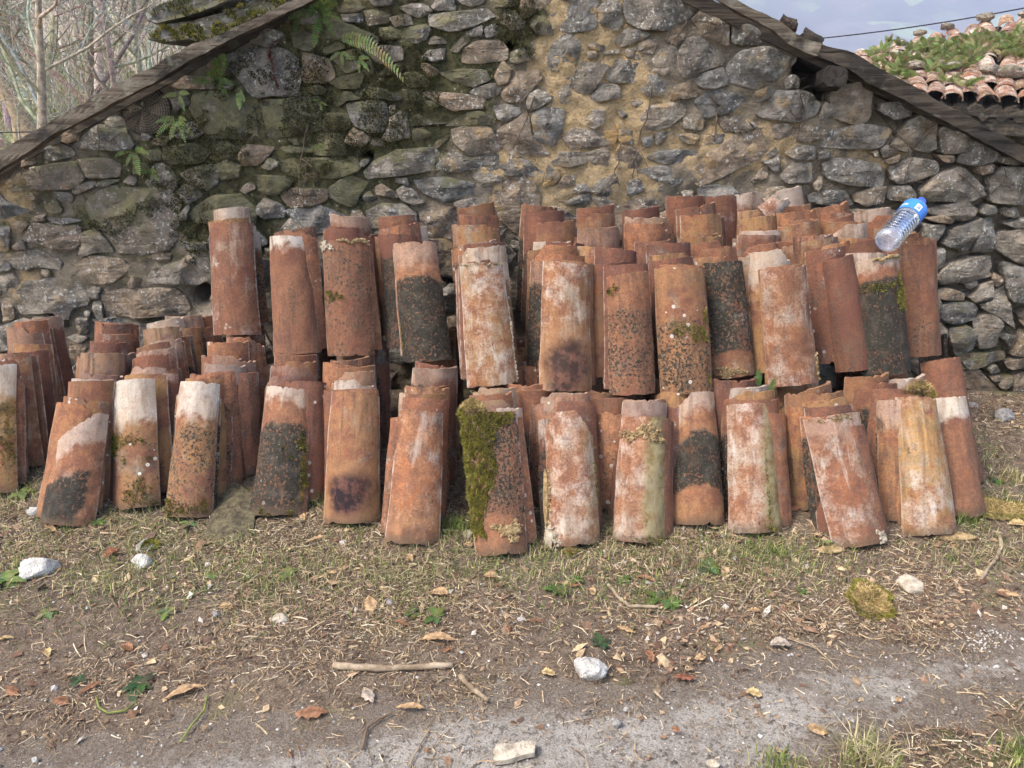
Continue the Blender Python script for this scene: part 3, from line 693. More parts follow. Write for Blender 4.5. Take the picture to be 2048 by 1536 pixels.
BV, BF = [], []
def make_stone(pl, i):
    r = random.Random(1000 + i)
    pts = [at_y(px, py, YW) for px, py in pl]; pts = [(p.x, p.z) for p in pts]
    c0 = np.mean(np.array(pts), 0); A = np.array(pts)
    size = math.sqrt(abs(sum(A[k, 0] * A[(k + 1) % len(A), 1] - A[(k + 1) % len(A), 0] * A[k, 1] for k in range(len(A)))) / 2)
    A = c0 + (A - c0) * 1.035
    # cut the corners slightly
    B = []
    for k in range(len(A)):
        p, q = A[k], A[(k + 1) % len(A)]; B += [p * 0.94 + q * 0.06, p * 0.06 + q * 0.94]
    B = np.array(B); seg = np.linalg.norm(np.roll(B, -1, 0) - B, axis=1); cum = np.concatenate([[0], np.cumsum(seg)])
    N_ = 16 if size < 0.06 else (26 if size < 0.14 else 36)
    t = np.linspace(0, cum[-1], N_, endpoint=False)
    Bc = np.vstack([B, B[:1]]); ring = np.stack([np.interp(t, cum, Bc[:, 0]), np.interp(t, cum, Bc[:, 1])], 1)
    P3 = np.stack([ring[:, 0], 0 * ring[:, 0] + i, ring[:, 1]], 1)
    ring = ring + (ring - c0) * (0.15 * fbm(P3, 1.9 / max(size, 0.03), 5, 4, 0.65))[:, None]
    if (np.cross(ring[1] - ring[0], ring[2] - ring[1])) < 0: pass
    px, py = np.mean(np.array(pl), 0); oc = float(zone_ochre(np.array([px]), np.array([py]))[0])
    prot = min(0.046, 0.014 + 0.09 * size) * r.uniform(0.7, 1.25) * (1 - 0.30 * oc)
    if px > 1560: prot *= 1.25
    planes = []
    for k in range(r.randint(6, 9)):
        an = r.uniform(0, 6.28); sl2 = r.uniform(0.12, 0.75)
        planes.append((math.cos(an) * sl2, math.sin(an) * sl2, r.uniform(0.05, 0.40) * size * sl2 + 0.001))
    planes.append((r.uniform(-.12, .12), r.uniform(-.05, .18), 0.0))
    fs = [1.0, 1.0, 0.99, 0.96, 0.87, 0.74, 0.56, 0.34, 0.12]
    base = [-0.09, -0.005, 0.80, 0.96, 1.0, 1.0, 1.0, 1.0, 1.0]
    fa = np.repeat(np.array(fs), N_); ba = np.repeat(np.array(base), N_); q = c0 + (np.tile(ring, (len(fs), 1)) - c0) * fa[:, None]; d = q - c0
    pk = np.clip(np.min([prot + a0 * d[:, 0] + b0 * d[:, 1] + c1 for a0, b0, c1 in planes], 0), 0.15 * prot, prot * 1.3)
    P3 = np.stack([q[:, 0], 0 * q[:, 0] + 3.1 * i, q[:, 1]], 1)
    h = pk * ba - 0.012 * np.abs(fbm(P3, 8, 73, 3, 0.6)) + 0.006 + 0.0035 * fbm(P3, 20, 71, 3, 0.6) + 0.005 * fbm(P3 * np.array([1, 1, 4.0]), 12, 72, 2)
    h = np.where(ba <= 0, ba, h); V = [np.stack([q[:, 0], -h, q[:, 1] - 0.1], 1)]
    V = np.vstack(V + [np.array([[c0[0], -prot - 0.001, c0[1] - 0.1]])]); L = len(fs)
    orient = np.sum(ring[:, 0] * np.roll(ring[:, 1], -1) - np.roll(ring[:, 0], -1) * ring[:, 1]) > 0
    Fs = []
    for a in range(L - 1):
        for k in range(N_):
            k2 = (k + 1) % N_; f = (a * N_ + k, a * N_ + k2, (a + 1) * N_ + k2, (a + 1) * N_ + k)
            Fs.append(f if orient else f[::-1])
    for k in range(N_):
        f = ((L - 1) * N_ + k, (L - 1) * N_ + (k + 1) % N_, L * N_); Fs.append(f if orient else f[::-1])
    o = mesh_obj('stone', V, Fs, M['stone'], wall, smooth=True)
    o.data.set_sharp_from_angle(angle=math.radians(17))
    b_ = len(BV); BV.extend((V + np.array([0, YW, 0.1])).tolist()); BF.extend([tuple(q + b_ for q in f) for f in Fs])
    o['hue'] = r.random(); o['tone'] = min(1, max(0, r.gauss(0.5, 0.36))); o['ochre'] = min(1, oc * 1.0 + 0.15)
    o['moss'] = min(1, float(zone_moss(np.array([px]), np.array([py]))[0]) * r.uniform(0.25, 1.0))
    return o
for i, pl in enumerate(polys): make_stone(pl, i)

# ---- roof timbers
def edge_board(name, top, bot, y0, y1, mat, n=34, seed=0, thin=1.0):
    """board following two traced edges; y0 front, y1 back"""
    def res(l):
        l = np.array(l, float); d = np.concatenate([[0], np.cumsum(np.linalg.norm(np.diff(l, axis=0), axis=1))])
        t = np.linspace(0, d[-1], n); return np.stack([np.interp(t, d, l[:, 0]), np.interp(t, d, l[:, 1])], 1)
    T, B = res(top), res(bot); B = T + (B - T) * thin; rows = 6; V = []
    for i in range(n):
        pt, pb = at_y(*T[i], y0), at_y(*B[i], y0)
        prof = [pb.lerp(pt, k / (rows - 1)) for k in range(rows)]
        prof = prof + [Vector((pt.x, y1, pt.z)), Vector((pb.x, y1, pb.z))]
        V += prof
    V = np.array([tuple(v) for v in V]); m = rows + 2
    V = V + np.stack([0 * V[:, 0], 0.008 * fbm(V * np.array([1, 1, 6.0]), 5, seed, 3), 0.013 * fbm(V, 9, seed + 5, 4, .6)], 1)
    V = V - np.array([0, YW, 0.1])
    Fs = [(i * m + k, (i + 1) * m + k, (i + 1) * m + (k + 1) % m, i * m + (k + 1) % m) for i in range(n - 1) for k in range(m)]
    Fs += [tuple(range(m - 1, -1, -1)), tuple((n - 1) * m + k for k in range(m))]
    return mesh_obj(name, V, Fs, mat, shed, smooth=False)
def cr(c, l): ox, oy, s = CROPS[c]; return [(ox + a / s, oy + b / s) for a, b in l]
b1 = edge_board('bargeboard', cr('A', [(-500, 1370), (0, 1100), (180, 1000), (400, 870), (650, 730), (900, 580), (1150, 470), (1400, 330), (1700, 210), (2048, 50), (2500, -170)]),
           cr('A', [(-500, 1530), (0, 1255), (250, 1100), (400, 985), (640, 870), (900, 720), (1200, 570), (1400, 450), (1640, 320), (2080, 110), (2530, -110)]), YW - 0.13, YW - 0.07, M['timber'], 60, 3, .92)
b1['label'] = 'rough weathered pole-like board along the lower roof edge'
edge_board('bargeboard', cr('D', [(-600, -330), (-300, -160), (0, 20), (250, 150), (420, 260), (572, 322)]),
           cr('D', [(-690, -250), (-330, -60), (0, 125), (180, 225), (330, 350), (520, 440)]), YW - 0.15, YW - 0.10, M['timber'], 36, 5, .78)
edge_board('bargeboard', cr('D', [(560, 325), (830, 395), (1200, 620), (1600, 830), (2048, 1070), (2500, 1320)]),
           cr('D', [(520, 425), (770, 530), (920, 640), (1250, 800), (1500, 925), (1900, 1140), (2048, 1205), (2500, 1450)]), YW - 0.085, YW - 0.03, M['timber_dark'], 44, 8, .86)
# sloping roof deck behind the boards
for (p0, p1, nm) in (((-420, 560), (800, -100), 'roof_deck'), ((1230, -80), (2600, 575), 'roof_deck')):
    a, b = at_y(*p0, YW), at_y(*p1, YW); dv = Vector((0, 0, -0.035)); ys_ = (YW - 0.02 - YW, 4.0)
    V = []
    for p in (a, b):
        for y_ in ys_:
            V += [Vector((p.x, y_, p.z - 0.1)) + Vector((0, 0, 0.02)), Vector((p.x, y_, p.z - 0.1)) + dv]
    mesh_obj(nm, V, [(0, 2, 6, 4), (1, 5, 7, 3), (0, 4, 5, 1), (2, 3, 7, 6), (0, 1, 3, 2), (4, 6, 7, 5)], M['timber_dark'], shed)
# purlin ends
def mat_endgrain():
    n = NT('cracked_end_grain'); p = n.sep(n.coord()); r = n.math('SQRT', n.add(n.mul(p[0], p[0]), n.mul(p[2], p[2])))
    an = n.math('ARCTAN2', p[0], p[2]); nn = n.noise(n.coord(), 12, 4)
    rings = n.math('SINE', n.mul(n.add(r, n.mul(nn, 0.012)), 620)); rad = n.noise(n.node('ShaderNodeCombineXYZ', {0: n.mul(an, 5.0), 1: n.mul(r, 3.0)}).outputs[0], 1.6, 3, 0.6)
    c = n.mix(n.ss(rings, -1, 1), (0.05, 0.04, 0.03), (0.10, 0.08, 0.058)); crk = n.ss(n.math('ABSOLUTE', n.sub(rad, 0.5)), 0.0, 0.03)
    c = n.mix(crk, (0.008, 0.007, 0.006), c)
    return n.done(c, 0.95, n.bump(n.add(crk, n.mul(rings, 0.1)), 0.8, 0.01))
pc = at_y(288, 218, YW - 0.005); mb = MB(); nn = 28; V = []
for y_, rr in ((0.4, 0.108), (0.0, 0.108), (-0.004, 0.103)):
    for k in range(nn):
        a = 2 * math.pi * k / nn; q = rr * (1 + 0.05 * math.sin(3 * a + 1) + 0.02 * math.sin(7 * a)); V.append((q * math.cos(a), y_, q * math.sin(a)))
for f in (0.75, 0.5, 0.25):
    for k in range(nn):
        a = 2 * math.pi * k / nn; q = 0.103 * f; V.append((q * math.cos(a), -0.006 + 0.004 * math.sin(5 * a), q * math.sin(a)))
V.append((0, -0.006, 0))
Fs = [(i * nn + k, (i + 1) * nn + k, (i + 1) * nn + (k + 1) % nn, i * nn + (k + 1) % nn) for i in range(5) for k in range(nn)] + [(5 * nn + k, 6 * nn, 5 * nn + (k + 1) % nn) for k in range(nn)]
o = mesh_obj('purlin', V, Fs, mat_endgrain(), shed, smooth=True); o.location = pc - Vector((0, YW, 0.1)); o['label'] = 'round log end set flush in the wall under the board'
# square beam stub jutting out
a, b = at_y(1648, 165, YW + 0.15), at_y(1672, 152, YW - 0.17); V = []
for i in range(9):
    c = a.lerp(b, i / 8); sc = 1 - 0.18 * (i / 8) ** 2
    for k in range(12):
        an = 2 * math.pi * k / 12; q = 1 / max(abs(math.cos(an)), abs(math.sin(an))) ** 0.98
        V.append((c.x + 0.058 * sc * q * math.cos(an), c.y, c.z + 0.046 * sc * q * math.sin(an)))
V = np.array(V); V += 0.008 * np.stack([fbm(V, 20, 4, 3), fbm(V, 14, 6, 3), fbm(V, 20, 5, 3)], 1); V -= np.array([0, YW, 0.1])
Fs = [(i * 12 + k, i * 12 + (k + 1) % 12, (i + 1) * 12 + (k + 1) % 12, (i + 1) * 12 + k) for i in range(8) for k in range(12)] + [tuple(96 + k for k in range(12)), tuple(11 - k for k in range(12))]
o = mesh_obj('purlin', V, Fs, mat_wood('shaded_rotten_beam', (0.014, 0.012, 0.010), (0.055, 0.045, 0.035), axis=(0, 1, 0)), shed, smooth=False); o['label'] = 'rotten square beam stub jutting out under the boards'  # rotten wood tone, darkened further for the deep shade the stub sits in

# ================================================================ ROOF TILES IN STACKS
class Surf:
    """outer surface of a canal tile: z along its length, bulge towards -y"""
    def __init__(s, ln, wb, wt, sag, seed, th=0.014, chip=None):
        s.ln, s.wb, s.wt, s.sag, s.th, s.seed = ln, wb, wt, sag, th, seed; r = random.Random(seed)
        s.bow = r.uniform(-0.004, 0.004); s.tw = r.uniform(-0.03, 0.03); s.skew = r.uniform(-0.010, 0.010); s.kink = r.uniform(-0.0025, 0.0025); s.nt = [(r.uniform(-1, 1), r.uniform(.03, .14), r.uniform(.002, .011)) for _ in range(r.randint(1, 3))]; s.nb = [(r.uniform(-1, 1), r.uniform(.03, .16), r.uniform(.002, .010)) for _ in range(r.randint(1, 3))]
        s.ph = [r.uniform(0, 6.28) for _ in range(8)]; s.chip = chip or []
        s.jag = r.uniform(0.0005, 0.0014); s.sk0 = r.uniform(-0.006, 0.006); s.cache = {}
    def top(s, u):
        z = s.ln + s.skew * u + s.jag * (math.sin(9 * u + s.ph[0]) + 0.7 * math.sin(23 * u + s.ph[1]) + 0.5 * math.sin(47 * u + s.ph[2]))
        z -= s._n(u, s.nt)
        for side, u0, dep, sl in s.chip:
            if side == 'l' and u < u0: z = min(z, s.ln - min(dep, (u0 - u) * sl) - 0.004 * math.sin(31 * u + s.ph[3]) - 0.006)
            if side == 'r' and u > u0: z = min(z, s.ln - min(dep, (u - u0) * sl) - 0.004 * math.sin(31 * u + s.ph[3]) - 0.006)
        return z
    @staticmethod
    def _n(u, l):
        z = 0.0
        for (c_, w_, d_) in l:
            t = abs(u - c_)
            if t < w_: z += d_ * (1 - t / w_)
        return z
    def bot(s, u): return s.sk0 * u + s._n(u, s.nb) + s.jag * (math.sin(8 * u + s.ph[4]) + 0.6 * math.sin(27 * u + s.ph[5]))
    def at(s, u, v, off=0.0):
        """u -1..1 across, v 0..1 along, off outward"""
        cc = s.cache.get(u)
        if cc is None: cc = s.cache[u] = (s.bot(u), s.top(u))
        z = cc[0] + (cc[1] - cc[0]) * v; t = z / s.ln
        hw = 0.5 * (s.wb + (s.wt - s.wb) * t); sg = s.sag * (0.75 + 0.25 * hw * 2 / max(s.wb, s.wt))
        Rr = (hw * hw + sg * sg) / (2 * sg); A = math.asin(min(1, hw / Rr)); a = u * A
        rr = Rr + off + 0.0012 * math.sin(3.1 * u + 9 * t + s.ph[6]) + 0.0008 * math.sin(7 * u - 14 * t + s.ph[7])
        x = rr * math.sin(a); y = -(rr * math.cos(a) - Rr * math.cos(A))
        y += s.bow * (1 - (2 * t - 1) ** 2); x += s.kink * (1 - (2 * t - 1) ** 2)
        w_ = s.tw * (t - 0.5); return Vector((x - y * w_, y + x * w_, z))
    def nrm(s, u, v):
        e = 0.02; a = s.at(u + e, v) - s.at(u - e, v); b = s.at(u, min(1, v + e)) - s.at(u, max(0, v - e)); n = a.cross(b); return n.normalized()
    def mesh(s, nu=14, nv=16):
        V = []; Fs = []; UV = []; sm = []
        us = [-1 + 2 * i / nu for i in range(nu + 1)]; vs = [j / nv for j in range(nv + 1)]
        def grid(off):
            b = len(V)
            for v in vs:
                for u in us: V.append(s.at(u, v, off)); UV.append(((u + 1) / 2, v))
            return b
        def gi(b, i, j): return b + j * (nu + 1) + i
        o = grid(0.0); n = grid(-s.th)
        for j in range(nv):
            for i in range(nu):
                Fs.append((gi(o, i, j), gi(o, i + 1, j), gi(o, i + 1, j + 1), gi(o, i, j + 1))); sm.append(True)
                Fs.append((gi(n, i, j), gi(n, i, j + 1), gi(n, i + 1, j + 1), gi(n, i + 1, j))); sm.append(True)
        # rims on their own vertices, with a slightly rounded middle line
        def strip(pts):
            b = len(V)
            for (u, v) in pts:
                pa = s.at(u, v, 0); pb = s.at(u, v, -s.th); mid = (pa + pb) / 2
                ax = Vector((0, 0, 0.001 if v > 0.5 else -0.001)) if v in (0, 1) else (Vector((math.copysign(0.0008, u), 0.0008, 0)))
                V.extend([pa, mid + ax, pb]); UV.extend([((u + 1) / 2, v)] * 3)
            for k in range(len(pts) - 1):
                for q in (0, 1): Fs.append((b + 3 * k + q, b + 3 * k + q + 1, b + 3 * k + 4 + q, b + 3 * k + 3 + q)); sm.append(False)
        strip([(u, 1) for u in us]); strip([(u, 0) for u in reversed(us)]); strip([(-1, v) for v in vs]); strip([(1, v) for v in reversed(vs)])
        return V, Fs, UV, sm

LOOK0 = dict(tone=0.6, pale=0.2, pale_lo=0.75, pale_top=0.0, grime=0.45, grey=0.15, band_u=1.4, band_t=0.0, burn_w=1.0, dark=0.15, band_lo=0.0, band_hi=0.7, ochre=0.1, burn=0.0, burn_v=0.2, green=0.0, green_u=0.6, drip=0.2, spots=0.0, edge=0.3, soil=0.0)
def rand_look(r):
    d = dict(LOOK0); d['tone'] = min(1, max(0, r.gauss(0.5, 0.34))); d['pale'] = max(0, r.gauss(0.12, 0.2)); d['pale_lo'] = r.uniform(0.6, 0.92)
    d['pale_top'] = r.choice([0, 0, 0, 0, 0, 0, 0, 0.15, 0.3, 0.6]); d['dark'] = r.choice([0, 0, 0.1, 0.25, 0.5, 0.85]); d['band_hi'] = r.uniform(0.62, 0.85); d['ochre'] = r.choice([0, 0, 0.1, 0.3, 0.6])
    d['grime'] = r.choice((0.2, 0.4, 0.6, 0.85, 1.0)); d['band_t'] = r.uniform(-.07, .07); d['grey'] = r.choice((0, 0, .3, .6, .9)); d['band_u'] = r.choice((.55, .75, 1.4, 1.4)); d['drip'] = r.choice([0, 0.2, 0.5]); d['edge'] = r.choice([0, 0.3, 0.8]); d['spots'] = r.choice([0, 0, 0, 0.6]); return d
def place(B, T, spin=0.0):
    a = (T - B).normalized(); yv = Vector((math.sin(spin), math.cos(spin), 0)); yv = (yv - a * yv.dot(a)).normalized(); xv = yv.cross(a)
    m = Matrix((xv, yv, a)).transposed().to_4x4(); m.translation = B; return m
TILES = []
def make_tile(B, T, label, look, wb=0.19, wt=0.158, sag=0.056, chip=None, spin=0.0, seed=0, group='clay roof tiles stacked against the shed wall', nu=18, nv=12):
    sf = Surf((T - B).length, wb, wt, sag, seed, chip=chip)
    V, Fs, UV, sm = sf.mesh(nu, nv)
    o = mesh_obj('roof_tile', V, Fs, M['clay'], smooth=sm, uv=UV); o.matrix_world = place(B, T, spin)
    for k, v in look.items(): o[k] = float(v)
    o['seed'] = (seed * 0.618034) % 1 * 20; tag(o, label, 'roof tile', group, 'thing'); TILES.append(o); return o, sf
def solve_len(B, ty, L, lo=0.30, hi=0.62):
    for _ in range(36):
        m = (lo + hi) / 2
        if proj(0, B.y + m * math.sin(L), B.z + m * math.cos(L))[1] > ty: lo = m
        else: hi = m
    return lo
def zs_up(y): return 0.425 + 0.20 * (y - 2.6)
def x_at(px, Y, Z): return (px - 1024) / F * proj(0, Y, Z)[2]

# each stack: base of the front tile, its top, tops of the tiles behind it (front to back), look, words that single it out
LOW = [
 dict(b=(-12, 986), t=(-8, 735), k=[(8, 722), (22, 710), (48, 655), (62, 642), (85, 635)], lk=dict(ochre=.9, dark=.25, pale_top=.9, pale_lo=.72, tone=.6), d='moss-fringed grey-topped', w=(.19, .165)),
 dict(b=(134, 1049), t=(171, 822), k=[(159, 810), (174, 799), (184, 762), (205, 706), (217, 684), (231, 667), (228, 645)], lk=dict(dark=1.0, band_hi=.50, pale=.4, pale_lo=.70, pale_top=.5, tone=.7, band_u=.74, grime=.3), d='diagonally broken half-black', w=(.196, .172), c=[('l', .62, .115, .085)]),
 dict(b=(275, 1017), t=(266, 763), k=[(291, 751), (292, 736), (302, 713), (312, 701), (310, 690), (324, 682), (322, 656), (330, 641), (366, 631), (400, 631)], lk=dict(pale_top=.85, pale_lo=.62, pale=.3, grey=.5, ochre=.5, spots=1.0, dark=.25, band_hi=.6, tone=.4), d='white-lichened mossy', w=(.178, .172)),
 dict(b=(377, 1034), t=(400, 766), k=[(414, 760), (422, 752), (438, 744), (450, 729), (468, 711), (456, 683), (490, 672)], lk=dict(pale_top=.8, pale_lo=.68, grey=.5, ochre=.5, dark=.42, band_hi=.68, spots=.8, tone=.5), d='white-topped speckled', w=(.172, .145)),
 dict(b=(556, 1029), t=(576, 777), k=[(612, 764), (573, 752), (586, 734), (591, 721), (591, 707)], lk=dict(dark=.86, band_hi=.72, pale_top=.7, pale_lo=.86, tone=.7, spots=.25, band_u=.93, grey=.3), d='black-crusted white-capped', w=(.208, .158)),
 dict(b=(703, 1045), t=(711, 788), k=[(711, 780), (711, 761), (706, 744), (709, 734), (690, 728), (700, 717)], lk=dict(burn=1.0, burn_w=1.12, burn_v=.2, ochre=.35, pale=.35, tone=.6, grime=.7, edge=.9, dark=0), d='scorch-marked orange', w=(.202, .178)),
 dict(b=(824, 1087), t=(843, 823), k=[(852, 798), (852, 788), (855, 774), (870, 735), (872, 727)], lk=dict(tone=.9, pale=.5, drip=1.0, edge=1.0, dark=0, burn=.5, burn_v=.02, grime=.4), d='pale orange drip-stained', w=(.192, .155)),
 dict(b=(1003, 1107), t=(976, 828), k=[(972, 803), (982, 788), (988, 774)], lk=dict(tone=.65, dark=.62, band_lo=.28, band_hi=1.1, pale=.2, edge=1.0), d='moss-blanketed', w=(.180, .200)),
 dict(b=(1148, 1088), t=(1136, 825), k=[(1147, 804), (1137, 791), (1125, 784), (1062, 778), (1056, 766)], lk=dict(pale=.85, tone=.75, green=.35, green_u=.75, dark=.05), d='mortar-smeared shouldered', w=(.182, .165), c=[('l', -.45, .05, .10), ('r', .3, .08, .13)]),
 dict(b=(1279, 1083), t=(1290, 836), k=[(1289, 805), (1290, 799), (1225, 793), (1200, 780)], lk=dict(pale=.75, green=1.0, green_u=.52, tone=.7, dark=.05), d='half olive-stained short', w=(.188, .168)),
 dict(b=(1393, 1049), t=(1383, 787), k=[(1350, 783), (1362, 772)], lk=dict(dark=.93, band_lo=.30, band_hi=.70, tone=.85, ochre=.3, pale_top=.4, pale_lo=.80), d='black-banded', w=(.204, .165), c=[('l', -.1, .06, .09)]),
 dict(b=(1512, 1064), t=(1500, 809), k=[(1512, 800), (1502, 781), (1492, 772), (1471, 757)], lk=dict(pale=.8, green=1.0, green_u=.62, tone=.6, dark=.1), d='pinkish half-green square', w=(.196, .172)),
 dict(b=(1719, 1090), t=(1662, 832), k=[(1655, 813), (1650, 798), (1642, 784), (1615, 772)], lk=dict(pale=.62, tone=.55, pale_top=.2, edge=.6, dark=0, drip=.3), d='tilted rose-coloured', w=(.182, .196)),
 dict(b=(1860, 1068), t=(1831, 797), k=[(1797, 802), (1796, 790), (1775, 777), (1750, 763), (1733, 750), (1805, 753)], lk=dict(ochre=.85, tone=.8, pale=.75, dark=.1, edge=.5, grey=.35, grime=.6), d='ochre-yellow', w=(.198, .150)),
 dict(b=(1925, 1031), t=(1892, 797), k=[], lk=dict(tone=.5, pale=.3, pale_top=1.0, pale_lo=.76, drip=.2, edge=.8), d='white-headed outermost', w=(.178, .150)),
 dict(b=(1922, 966), t=(1880, 721), k=[], lk=dict(tone=.3, pale=.1, dark=.1, edge=.4), d='plain dull-red end', w=(.178, .160)),
]
UPP = [
 dict(b=(475, 670), t=(463, 447), k=[(457, 440), (463, 417)], lk=dict(tone=.25, pale=.4, edge=1.0, dark=.15, grime=.8, spots=.3), d='white-edged red', w=(.198, .182)),
 dict(b=(595, 708), t=(577, 474), k=[(592, 467), (590, 460)], lk=dict(tone=.25, grime=.7, pale_top=.9, pale_lo=.86, pale=.15, dark=.15), d='cream-capped red', w=(.192, .152)),
 dict(b=(703, 711), t=(692, 482), k=[(706, 495), (690, 460), (688, 454), (700, 431)], lk=dict(tone=.35, dark=.35, band_hi=.95, pale=.1, grime=.7, grey=.3), d='dark-dotted brick-red', w=(.188, .184)),
 dict(b=(856, 722), t=(829, 486), k=[(795, 470), (800, 452), (792, 432)], lk=dict(dark=.92, band_hi=.72, tone=1.0, pale_top=.25), d='soot-black orange-headed', w=(.192, .166)),
 dict(b=(985, 770), t=(962, 527), k=[(958, 523), (967, 495), (967, 487), (956, 450), (955, 430), (952, 410)], lk=dict(tone=.8, ochre=.5, pale=.8, edge=1.0, dark=0, grime=.5), d='ivory-streaked tan', w=(.192, .160)),
 dict(b=(1131, 781), t=(1133, 527), k=[(1141, 523), (1128, 510), (1110, 491), (1113, 443), (1088, 422), (1079, 411)], lk=dict(burn=.9, burn_w=1.35, burn_v=.18, grime=.6, pale=.85, ochre=.3, tone=.75, edge=.9, dark=0), d='white-veined scorched', w=(.194, .172)),
 dict(b=(1264, 788), t=(1255, 548), k=[(1251, 530), (1210, 527), (1231, 499), (1199, 495), (1196, 455), (1191, 427), (1191, 413)], lk=dict(tone=.65, dark=.48, band_hi=.74, pale=.05, grime=.7), d='rust-orange speckled', w=(.170, .150)),
 dict(b=(1373, 786), t=(1356, 537), k=[(1364, 531), (1341, 518), (1342, 508), (1336, 487), (1310, 484), (1289, 447), (1291, 435), (1282, 417)], lk=dict(tone=.6, ochre=.35, dark=.46, band_hi=.6, spots=.7, grey=.6, grime=.6), d='mossy-shouldered orange', w=(.192, .174)),
 dict(b=(1466, 753), t=(1441, 525), k=[(1420, 515), (1430, 497), (1420, 483), (1400, 430), (1391, 412), (1369, 392)], lk=dict(dark=.8, band_lo=.24, band_hi=1.1, pale=.5, ochre=.3, tone=.5), d='charcoal-grey pale-footed', w=(.172, .160)),
 dict(b=(1587, 769), t=(1566, 534), k=[(1559, 533), (1538, 502), (1515, 507), (1517, 490), (1514, 470), (1517, 433), (1491, 386), (1446, 390)], lk=dict(tone=.55, grime=.5, pale=.7, drip=.6, burn=.25, burn_v=.32, dark=0), d='ring-stained pinkish', w=(.190, .168)),
 dict(b=(1711, 740), t=(1676, 516), k=[(1651, 498), (1656, 490), (1636, 479), (1625, 471), (1596, 447), (1596, 440), (1591, 423), (1563, 378)], lk=dict(tone=.0, pale=.1, dark=.25, edge=.1, grime=.8), d='wine-red narrow', w=(.152, .122)),
 dict(b=(1775, 749), t=(1755, 517), k=[(1737, 507), (1723, 483), (1696, 450), (1688, 444), (1672, 435), (1667, 426), (1658, 410)], lk=dict(dark=1.0, band_hi=.84, tone=.6, pale_top=.6, pale_lo=.86), d='all-black moss-striped', w=(.186, .162)),
 dict(b=(1835, 712), t=(1826, 492), k=[(1830, 477), (1816, 468), (1762, 431), (1746, 417)], lk=dict(tone=.4, pale=.15, dark=.2, edge=.2, grime=.6), d='plain terracotta end', w=(.186, .168)),
]
ORD = ['', 'second', 'third', 'fourth', 'fifth', 'sixth', 'seventh', 'eighth', 'ninth', 'tenth', 'eleventh', 'twelfth', 'thirteenth', 'fourteenth', 'fifteenth', 'sixteenth', 'seventeenth', 'eighteenth', 'nineteenth', 'twentieth']
FRONT = {}
